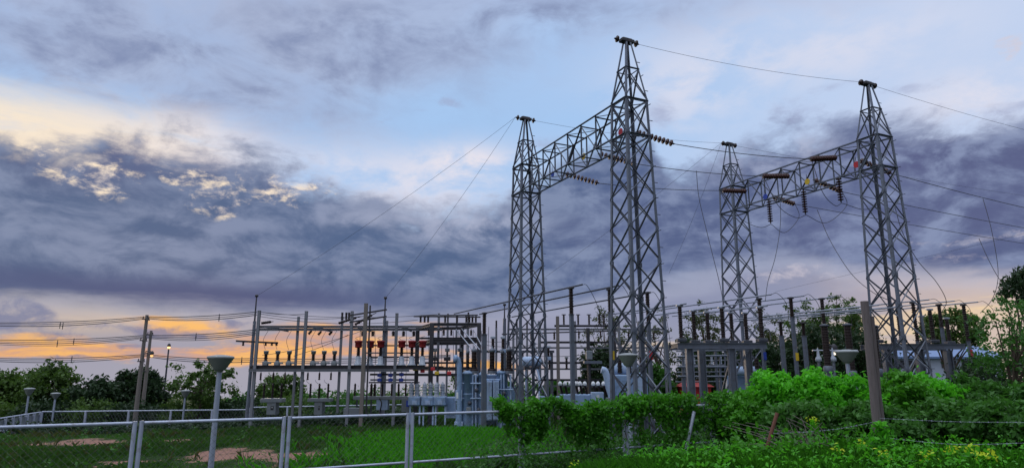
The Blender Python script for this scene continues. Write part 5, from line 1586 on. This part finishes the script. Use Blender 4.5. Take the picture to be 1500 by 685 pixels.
def tree(px, d, x0, x1, ytop, ybot, label, m='leaf_tree', nc=60, per=40, leaf=.16, trunk_r=.22, cr=.24, group='trees around the yard', dep=None, shell=.4, name='tree'):
    b = at(px, 600, d); g = ground_z(b.x, d)
    xa, xb = at(x0, (ytop + ybot) / 2, d).x, at(x1, (ytop + ybot) / 2, d).x
    zt, zb = at((x0 + x1) / 2, ytop, d).z, at((x0 + x1) / 2, ybot, d).z
    root = thing(name, label, 'tree', (b.x, d, g), 0, group)
    rx = (xb - xa) / 2
    c = ((xa + xb) / 2 - b.x, 0, (zt + zb) / 2 - g)
    r = (rx * 1.0, dep or rx * .9, (zt - zb) / 2 * 1.1)
    cc, o = crown('crown', root, c, r, nc, per, leaf, M[m], cr, .4, shell)
    mb = MB()
    h = c[2] + r[2] * .3
    top = V((c[0] * .8, 0, h))
    base = V((0, 0, -.3))
    mid = V((c[0] * .25 + .15, .1, h * .5))
    mb.tube(spline([base, mid, top], 5), lambda f: trunk_r * (1 - .8 * f) , 8)
    k = min(len(cc), 16)
    for j in rng.choice(len(cc), k, replace=False):
        f = rng.uniform(.35, .95)
        s = base.lerp(top, f) if f > .5 else base.lerp(mid, f * 2 * .9)
        q = Vector(cc[j])
        m_ = s.lerp(q, .5) + V((0, 0, .15 * (q - s).length * .4))
        mb.tube(spline([s, m_, q], 4), lambda f2, a=trunk_r * .36: a * (1 - .8 * f2) + .008, 5)
    mb.build('trunk', M['bark'], root)
    return root

# left row
tree(15, 62, -40, 36, 545, 606, 'rounded dark green tree at the left picture edge', nc=95, per=75)
tree(72, 62, 30, 110, 536, 606, 'taller rounded green tree, second from the left, before the orange streak', nc=110, per=75)
tree(147, 60, 108, 186, 557, 608, 'low dark dome-shaped tree left of the utility poles', 'leaf_dark', 100, 75)
tree(205, 62, 168, 242, 542, 604, 'dark rounded tree directly behind the utility poles', 'leaf_dark', 100, 75)
tree(290, 56, 244, 344, 522, 606, 'airy tree with gaps in its crown behind the large street lamp', 'leaf_tree', 75, 46, .14, .2, .15, shell=.25)
tree(408, 66, 375, 445, 550, 608, 'dense round tree behind the first grey kiosks', 'leaf_tree', 90, 70, .15, cr=.22)
for i, (px, x0, x1, yt) in enumerate(((350, 325, 372, 578), (462, 440, 490, 574), (505, 482, 540, 573), (560, 530, 600, 572), (625, 590, 660, 566), (686, 655, 720, 545), (120, 95, 150, 585), (225, 190, 262, 588), (318, 290, 340, 590), (20, -20, 60, 588))):
    tree(px, 63, x0, x1, yt, 612, ['low green shrub left of the first switchgear posts', 'low green shrub between the two kiosks', 'low shrub behind the middle switchgear post', 'low shrub behind the long bench', 'green tree behind the white-bushing breakers',
         'taller green tree behind the dark bus frame', 'light green shrub before the dome-shaped tree', 'low shrub at the foot of the utility poles', 'low shrub under the airy tree', 'low shrub at the left edge behind the slatted fence'][i], 'leaf_mid' if i not in (5, 7, 8) else 'leaf_tree', 34, 50, .14, .1, .3, 'shrubs behind the far fence', 2.5, name='shrub')
for i, (x0, x1, yt, mm) in enumerate(((-60, 40, 586, 'leaf_tree'), (20, 110, 590, 'leaf_dark'), (90, 180, 588, 'leaf_tree'), (160, 250, 590, 'leaf_dark'), (235, 330, 589, 'leaf_tree'), (310, 400, 588, 'leaf_dark'), (380, 470, 583, 'leaf_tree'), (450, 545, 581, 'leaf_mid'), (525, 620, 581, 'leaf_tree'), (600, 700, 577, 'leaf_mid'), (690, 790, 578, 'leaf_tree'))):
    tree((x0 + x1) / 2, 57, x0, x1, yt, 628, 'dark low thicket behind the far fences, %s from the left' % ORD[i], mm, 60, 60, .13, .08, .3, 'thickets behind the far fences', 2.0, name='shrub')
# behind the gantries
tree(762, 60, 735, 800, 556, 610, 'low tree behind the transformer and the first tower', 'leaf_mid', 40, 50, .15, .15, .25)
tree(870, 58, 845, 905, 505, 600, 'dense dark conical tree between the two towers of the first gantry', 'leaf_dark', 110, 60, .14, .2, .18)
tree(890, 62, 850, 935, 448, 580, 'tall bare-looking airy tree right of the middle bus column', 'leaf_olive', 90, 37, 0.097, .2, .12, shell=.3)
tree(965, 62, 930, 990, 450, 590, 'airy tree behind the tallest tower', 'leaf_olive', 75, 37, 0.106, .2, .13, shell=.3)
tree(1035, 62, 1000, 1072, 440, 590, 'feathery tree behind the wide switch platform', 'leaf_olive', 105, 49, 0.106, .22, .13, shell=.3)
tree(1140, 64, 1100, 1160, 452, 590, 'feathery tree right of the far right-gantry tower', 'leaf_olive', 90, 49, 0.106, .2, .14, shell=.3)
tree(1180, 60, 1140, 1222, 445, 585, 'tall dark airy tree left of the ribbed transformers', 'leaf_tree', 120, 58, 0.114, .24, .14, shell=.3)
tree(1228, 63, 1195, 1268, 432, 585, 'tallest airy tree behind the lit lamp', 'leaf_tree', 127, 55, 0.114, .24, .13, shell=.3)
tree(1252, 60, 1230, 1285, 440, 580, 'slim airy tree just left of the wooden post', 'leaf_tree', 82, 49, 0.106, .2, .14, shell=.3)
tree(1392, 62, 1352, 1438, 457, 512, 'rounded willow-like tree behind the right-hand busbar columns', 'leaf_tree', 90, 60, .14, .24, .18, shell=.4)
for i, (px, x0, x1, yt, mm) in enumerate(((1120, 1070, 1170, 500, 'leaf_dark'), (1190, 1140, 1250, 480, 'leaf_dark'), (1260, 1220, 1310, 484, 'leaf_dark'), (1020, 980, 1085, 500, 'leaf_dark'), (950, 915, 990, 540, 'leaf_mid'), (825, 795, 850, 560, 'leaf_mid'))):
    tree(px, 55, x0, x1, yt, 600, ['dark undertree left of the tall airy trees', 'dark undertree under the tallest airy tree', 'dark undertree behind the wooden post', 'dark undertree behind the wide switch platform', 'low green tree seen through the tallest tower', 'low green tree between the first towers'][i], mm, 120, 80, .14, .16, .22, 'low trees behind the yard')
# right edge
tree(1640, 45, 1560, 1720, 470, 600, 'broad dark tree beyond the right picture edge', 'leaf_tree', 110, 70, .1, .2, .2)
tree(1560, 52, 1500, 1625, 480, 600, 'tree standing behind the bushes at the right picture edge', 'leaf_tree', 110, 70, .11, .2, .2)
tree(1500, 24, 1476, 1560, 394, 450, 'dark tree crown high at the right picture edge', 'leaf_dark', 60, 60, .07, .12, .3, dep=1.0)
tree(1480, 17, 1425, 1570, 440, 600, 'feathery green tree at the right edge with light twigs against the glow', 'leaf_mid', 95, 46, .045, .06, .16, shell=.2)
tree(1470, 20, 1405, 1540, 520, 640, 'dark leafy tree low at the right picture edge', 'leaf_dark', 90, 90, .06, .1, .28, shell=.3)

# bushes along the right-hand end of the fence
def bush(x0, x1, ytop, d, label, m, zb=None, nc=60, per=135, leaf=.06, dep=1.1, cr=.22, bias=.3):
    c = at((x0 + x1) / 2, 600, d)
    g = ground_z(c.x, d)
    xa, xb = at(x0, 580, d).x, at(x1, 580, d).x
    zt = at((x0 + x1) / 2, ytop, d).z
    root = thing('bush', label, 'bush', (c.x, d, g), 0, 'bushes at the right end of the fence')
    h = zt - g
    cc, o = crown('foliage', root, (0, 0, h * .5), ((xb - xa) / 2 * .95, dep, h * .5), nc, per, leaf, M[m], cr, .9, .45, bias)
    mb = MB()
    for j in rng.choice(len(cc), 12, replace=False):
        q = Vector(cc[j])
        mb.tube(spline([V((q.x * .3, q.y * .3, -.15)), V((q.x * .6, q.y * .6, q.z * .5)), q], 4), lambda f: .022 * (1 - .75 * f), 5)
    mb.build('stem', M['bark'], root)
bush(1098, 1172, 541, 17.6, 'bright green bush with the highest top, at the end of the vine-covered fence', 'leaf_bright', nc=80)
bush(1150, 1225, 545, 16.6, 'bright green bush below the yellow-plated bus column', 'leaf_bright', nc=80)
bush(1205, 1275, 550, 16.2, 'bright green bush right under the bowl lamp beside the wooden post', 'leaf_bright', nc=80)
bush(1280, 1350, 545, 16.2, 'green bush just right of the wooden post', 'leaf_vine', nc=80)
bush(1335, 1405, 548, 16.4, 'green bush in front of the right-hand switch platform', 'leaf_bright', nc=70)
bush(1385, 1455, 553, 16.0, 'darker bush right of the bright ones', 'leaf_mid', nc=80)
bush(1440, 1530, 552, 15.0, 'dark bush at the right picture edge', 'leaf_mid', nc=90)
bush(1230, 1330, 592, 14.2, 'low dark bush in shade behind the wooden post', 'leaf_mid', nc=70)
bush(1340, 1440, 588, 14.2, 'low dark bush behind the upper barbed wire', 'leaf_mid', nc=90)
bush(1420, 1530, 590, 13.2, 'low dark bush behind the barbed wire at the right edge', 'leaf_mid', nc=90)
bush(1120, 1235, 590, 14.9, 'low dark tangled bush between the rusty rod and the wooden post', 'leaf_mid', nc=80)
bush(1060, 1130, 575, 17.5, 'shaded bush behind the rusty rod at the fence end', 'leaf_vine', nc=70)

# dead twigs tangled between the rusty rod and the wooden post
c = at(1185, 650, 13.2); g = ground_z(c.x, c.y)
root = thing('dead_branch', 'grey tangle of dead twigs lying in the weeds between the rusty rod and wooden post', 'branch', (c.x, c.y, g))
for k in range(34):
    a = V((rng.normal(0, .35), rng.normal(0, .2), rng.uniform(0, .25)))
    d_v = V((rng.normal(-.5, .5), rng.normal(-.1, .3), rng.uniform(.1, .75)))
    MB().tube(spline([a, a + d_v * .35 + V((0, 0, .1)), a + d_v * .8], 4), lambda f: .008 * (1 - .7 * f) + .002, 5).build('twig', M['dead_wood'], root)

# vines on the fence
def vine(ta, tb, label, m, dens, drop_f, top=.12, seed=0):
    n = int(dens * 1.5 * (tb - ta))
    t = rng.uniform(ta, tb, n)
    dl = 1.35 * np.array([drop_f(x) for x in t])
    k = rng.uniform(0, 1, n) ** 1.15
    hump = np.array([0.26 * mnoise.noise(Vector((x * 1.3, seed, 0))) + .14 * mnoise.noise(Vector((x * 4.1, seed, 5))) for x in t])
    z = Z_TOPRAIL + top + hump - k * dl * (0.75 + .5 * rng.uniform(0, 1, n)) + rng.normal(0, .05, n)
    y = rng.normal(0, .13, n) * (1.2 - .5 * k)
    P = np.stack([FL0.x + FLD.x * t + NFP.x * y, FL0.y + FLD.y * t + NFP.y * y, z], 1)
    cl = np.array([mnoise.noise(Vector((p[0] * 1.6, p[1] * 1.6, p[2] * 1.8))) for p in P])
    keep = cl + rng.uniform(-.3, .3, n) - .22 * k > -0.2
    P, cl, k = P[keep], cl[keep], k[keep]
    c = fpt((ta + tb) / 2, 0); g = ground_z(c.x, c.y)
    root = thing('climbing_vine', label, 'vine', (c.x, c.y, g), 0, 'vines on the front fence')
    tint = np.clip(.45 + .7 * cl - .3 * k + rng.normal(0, .22, len(P)), 0, 1)
    link_mesh('foliage', leaf_mesh('foliage', P - np.array([c.x, c.y, g]), .042, M[m], .6, tint, .62, .2), root)
    mb = MB()
    for q in np.arange(ta, tb, .35):
        dl_ = drop_f(q)
        pts = [fpt(q + .1 * math.sin(q * 5 + j), Z_TOPRAIL - dl_ * j / 4) + NFP * (.06 * math.sin(j * 2 + q)) for j in range(5)]
        mb.tube(spline(pts, 3), .008, 4)
    mb.v = [(x - c.x, y - c.y, zz_ - g) for x, y, zz_ in mb.v]
    mb.build('stem', M['bark'], root)
def dr(*knots):
    xs = [k[0] for k in knots]; ys = [k[1] for k in knots]
    return lambda t: float(np.interp(t, xs, ys)) * (1 + .45 * mnoise.noise(Vector((t * 1.7, 1, 1))) + .6 * mnoise.noise(Vector((t * 4.3, 7, 1))))
vine(2.05, 3.3, 'vine clump hooked over the fence post left of the hanging vines', 'leaf_vine', 2600, dr((2.05, .15), (2.5, .55), (2.8, .75), (3.3, .4)), .16, 1)
vine(3.15, 5.75, 'leafy vine spilling over the fence rail between the first two vine-covered posts', 'leaf_vine', 2500, dr((3.2, .35), (4.0, .55), (4.8, .85), (5.3, 1.7), (5.75, 1.0)), .14, 2)
vine(5.6, 8.5, 'thick vine over the fence rail below the tallest tower', 'leaf_vine', 2700, dr((5.6, .7), (6.2, .9), (7, 1.25), (7.8, .8), (8.5, .8)), .24, 3)
vine(8.4, 11.4, 'thick dark vine over the fence rail at the leaning pipe', 'leaf_vine', 2700, dr((8.4, .6), (9, 1.0), (10, 1.1), (11.4, 1.4)), .26, 4)
vine(2.5, 2.8, 'thin vine strand climbing the whole fence post below the first lattice tower', 'leaf_vine', 900, dr((2.5, 1.8), (2.8, 1.8)), .05, 5)

# ground cover -----------------------------------------------------
def gz_arr(x, y): return np.array([ground_z(a, b) for a, b in zip(x, y)])

def blades(name, x, y, h, w, m, per, spread, label, lean=.35, tint=None):
    n = len(x)
    z = gz_arr(x, y)
    X_ = np.repeat(x, per) + rng.normal(0, spread, n * per)
    Y_ = np.repeat(y, per) + rng.normal(0, spread, n * per)
    Z_ = np.repeat(z, per) - .04
    H_ = np.repeat(h, per) * rng.uniform(.55, 1.2, n * per)
    W_ = (np.repeat(w, per) if not np.isscalar(w) else np.full(n * per, w)) * rng.uniform(.7, 1.3, n * per)
    a = rng.uniform(0, 2 * np.pi, n * per)
    ln = rng.uniform(.1, 1, n * per) * lean
    dx, dy = np.cos(a), np.sin(a)
    B = np.stack([X_, Y_, Z_], 1)
    side = np.stack([-dy, dx, 0 * dx], 1) * W_[:, None] / 2
    mid = B + np.stack([dx * ln * H_ * .35, dy * ln * H_ * .35, H_ * .6], 1)
    tip = B + np.stack([dx * ln * H_, dy * ln * H_, H_ * (1 - .3 * ln)], 1)
    v = np.stack([B - side, B + side, mid + side * .8, tip, mid - side * .8], 1).reshape(-1, 3)
    q = np.arange(5 * n * per).reshape(-1, 5)
    ti = rng.uniform(0, 1, n * per) if tint is None else np.clip(np.repeat(tint, per) + rng.normal(0, .18, n * per), 0, 1)
    o = link_mesh(name, set_mesh(name, v, q, np.repeat(ti, 5), M[m]))
    tag(o, label, 'grass', kind='stuff')

def pick(n, x0, x1, y0, y1, f):
    x = rng.uniform(x0, x1, n); y = rng.uniform(y0, y1, n)
    keep = np.array([f(a, b) for a, b in zip(x, y)]) > rng.uniform(0, 1, n)
    return x[keep], y[keep]

def yard_density(x, y):
    if abs(x) > .86 * y + 1: return 0
    s = fence_side(x, y)
    if s < .25: return 0
    k = 1 - min(1, max(0, (soil_amt(x, y) - .22) * 3.2))
    k *= 1 - .9 * math.exp(-((x + 1.6) / 3.4) ** 2 - ((y - 27.5) / 5.5) ** 2)
    return k * (.55 + .45 * (mnoise.noise(Vector((x * .5, y * .5, 2))) * .5 + .5))
x, y = pick(90000, -34, 10, 15, 56, yard_density)
nz = np.array([mnoise.noise(Vector((a * .45, b * .45, 7))) for a, b in zip(x, y)])
near_soil = np.array([max(0.0, 1 - 1.6 * max(soil_amt(a, b - 1.2), soil_amt(a, b), soil_amt(a, b + 2.0) * .9)) for a, b in zip(x, y)])
near_soil *= np.array([1 - .75 * sstep(-a, 19, 23) * sstep(b, 31, 36) for a, b in zip(x, y)])
blades('grass', x, y, .10 + (.22 + .30 * (nz + .5).clip(0, 1.2)) * near_soil, .006 + .00045 * y, 'grass_blade', 7, .15, 'long green grass covering the yard behind the front fence', .95, np.clip(.4 + .8 * nz, 0, 1))
x, y = pick(5000, -34, 10, 15, 54, yard_density)
nz = np.array([mnoise.noise(Vector((a * .3, b * .3, 17))) for a, b in zip(x, y)])
x, y, nz = x[nz > -.05], y[nz > -.05], nz[nz > -.05]
blades('dry_grass', x, y, np.full(len(x), .5), .010 + .0004 * y, 'grass_dry', 4, .1, 'thin straw-coloured grass stems scattered through the yard grass', .8)
def lush(x, y):
    a = 1.3 * math.exp(-((x + 1.6) / 3.8) ** 2 - ((y - 28.0) / 5.5) ** 2) + .8 * math.exp(-((x - 1.5) / 2.0) ** 2 - ((y - 24) / 4.0) ** 2)
    return a * (.5 + .5 * mnoise.noise(Vector((x * .8, y * .8, 12)))) * (0 if soil_amt(x, y) > .4 else 1)
x, y = pick(30000, -24, 6, 19, 38, lush)
blades('lush_grass', x, y, np.full(len(x), .60), .016, 'grass_lush', 8, .12, 'tall bright green grass mound in front of the transformer', .8)
def near_right(x, y):
    s = fence_side(x, y)
    if not (-9.5 < s < -1.0) or abs(x) > .84 * y + .6: return 0
    return .35 + .65 * (mnoise.noise(Vector((x * .9, y * .9, 5))) * .5 + .5)
x, y = pick(15000, 1.2, 14, 8.6, 19, near_right)
nz = np.array([mnoise.noise(Vector((a * .8, b * .8, 3))) for a, b in zip(x, y)])
blades('roadside_grass', x, y, .22 + .16 * (nz + .5).clip(0, 1.2), .011, 'grass_mixed', 5, .07, 'bright green roadside grass along the bottom right', .7, np.clip(.5 + .8 * nz, 0, 1))
# broad-leaved weeds
def weeds(name, n, x0, x1, y0, y1, f, h, leaf, m, label, per=9):
    x, y = pick(n, x0, x1, y0, y1, f)
    z = gz_arr(x, y)
    k = len(x)
    X_ = np.repeat(x, per) + rng.normal(0, .09, k * per); Y_ = np.repeat(y, per) + rng.normal(0, .09, k * per)
    hh = np.repeat(h * rng.uniform(.4, 1.2, k), per)
    Z_ = np.repeat(z, per) + hh * rng.uniform(.1, 1, k * per)
    o = link_mesh(name, leaf_mesh(name, np.stack([X_, Y_, Z_], 1), leaf, M[m], .9, np.clip(np.repeat(rng.uniform(0, 1, k), per) * .6 + rng.uniform(0, .4, k * per), 0, 1)))
    tag(o, label, 'weeds', kind='stuff')
weeds('weeds', 4200, 2, 13, 9.2, 18, lambda x, y: near_right(x, y) * (.3 + .7 * (mnoise.noise(Vector((x * .7, y * .7, 8))) > 0)), .38, .035, 'leaf_bright', 'leafy bright weeds among the roadside grass, bottom right', 10)
weeds('undergrowth', 3600, -2, 11, 13.5, 23, lambda x, y: .9 if -1.0 < fence_side(x, y) < 2.6 and x > -1.0 else 0, .8, .05, 'leaf_mid', 'tangled dark undergrowth along the foot of the vine-covered fence', 12)
weeds('vine_regrowth', 900, 4, 14, 11, 18, lambda x, y: .9 if -5.5 < fence_side(x, y) < -.8 else 0, .6, .05, 'leaf_vine', 'shaded leafy weeds below the bushes', 12)
weeds('yard_weeds', 1500, -30, 6, 20, 46, lambda x, y: (.9 if mnoise.noise(Vector((x * .35, y * .35, 31))) > .12 else .06) * yard_density(x, y), .6, .075, 'leaf_mid', 'dull leafy weeds standing in clumps among the yard grass', 9)
weeds('fence_undergrowth', 2600, -32, -6, 40, 52, lambda x, y: .9 if abs(x) < .8 * y else 0, .85, .11, 'leaf_dark', 'dark weeds along the foot of the far fence', 10)
def flowering(px, py, d, hpx, label, petals=True):
    c = at(px, py, d); g = ground_z(c.x, d)
    zt = c.z
    root = thing('flowering_weed', label, 'plant', (c.x, d, g), 0, 'yellow-topped weeds in the roadside grass')
    h = max(.25, zt - g)
    n = 60
    k = rng.uniform(0, 1, n)
    P = np.stack([rng.normal(0, .10, n) * (1.1 - k), rng.normal(0, .10, n) * (1.1 - k), h * (.15 + .85 * k)], 1)
    link_mesh('foliage', leaf_mesh('foliage', P, .055, M['leaf_bright'], .7, rng.uniform(.4, 1, n)), root)
    n = 26
    P = np.stack([rng.normal(0, .06, n), rng.normal(0, .05, n), h + rng.normal(0, .05, n)], 1)
    link_mesh('blossom', leaf_mesh('blossom', P, .032, M['petal'], .8, rng.uniform(0, 1, n)), root)
    MB().tube([(0, 0, -.1), (.01, 0, h * .5), (0, 0, h)], .008, 5).build('stem', M['leaf_mid'], root)
for i, (px, py, d) in enumerate(((1421, 658, 10.6), (1452, 668, 10.4), (1438, 672, 10.3), (1362, 676, 10.6), (1397, 660, 11.0), (1228, 672, 11.4), (1264, 660, 12.0), (1296, 683, 10.6), (842, 680, 14.0), (1190, 616, 13.6))):
    flowering(px, py, d, 20, ['tallest yellow-topped weed in the bottom right grass', 'yellow-topped weed with spreading sprigs nearest the right edge', 'yellow-topped weed between the tallest and the rightmost ones', 'yellow-topped weed below the lower barbed wire, left of the tall ones', 'yellow-topped weed close under the lower barbed wire',
              'small yellow-topped weed left of the wooden post foot', 'yellow-topped weed at the foot of the wooden post', 'yellow-topped weed at the bottom edge below the wooden post', 'single yellow-topped weed at the bottom edge in front of the fence vines', 'yellow-topped weed behind the rusty rod, in the dark tangle'][i])
# vine climbing the wooden post foot
n = 380
k = rng.uniform(0, 1, n)
P = np.stack([b_.x + (t_.x - b_.x) * .3 * k + rng.normal(0, .13, n) * (1.3 - k), 11.92 + rng.normal(0, .1, n), ground_z(b_.x, 12) + .62 * k + .02], 1)
root = thing('climbing_vine', 'leafy vine wrapped round the foot of the wooden post', 'vine', (b_.x, 11.95, ground_z(b_.x, 12)))
link_mesh('foliage', leaf_mesh('foliage', P - np.array(root.location), .055, M['leaf_bright'], .5), root)
MB().tube([(0, .05, -.1), (.02, 0, .3), (-.02, 0, .6)], .01, 5).build('stem', M['bark'], root)
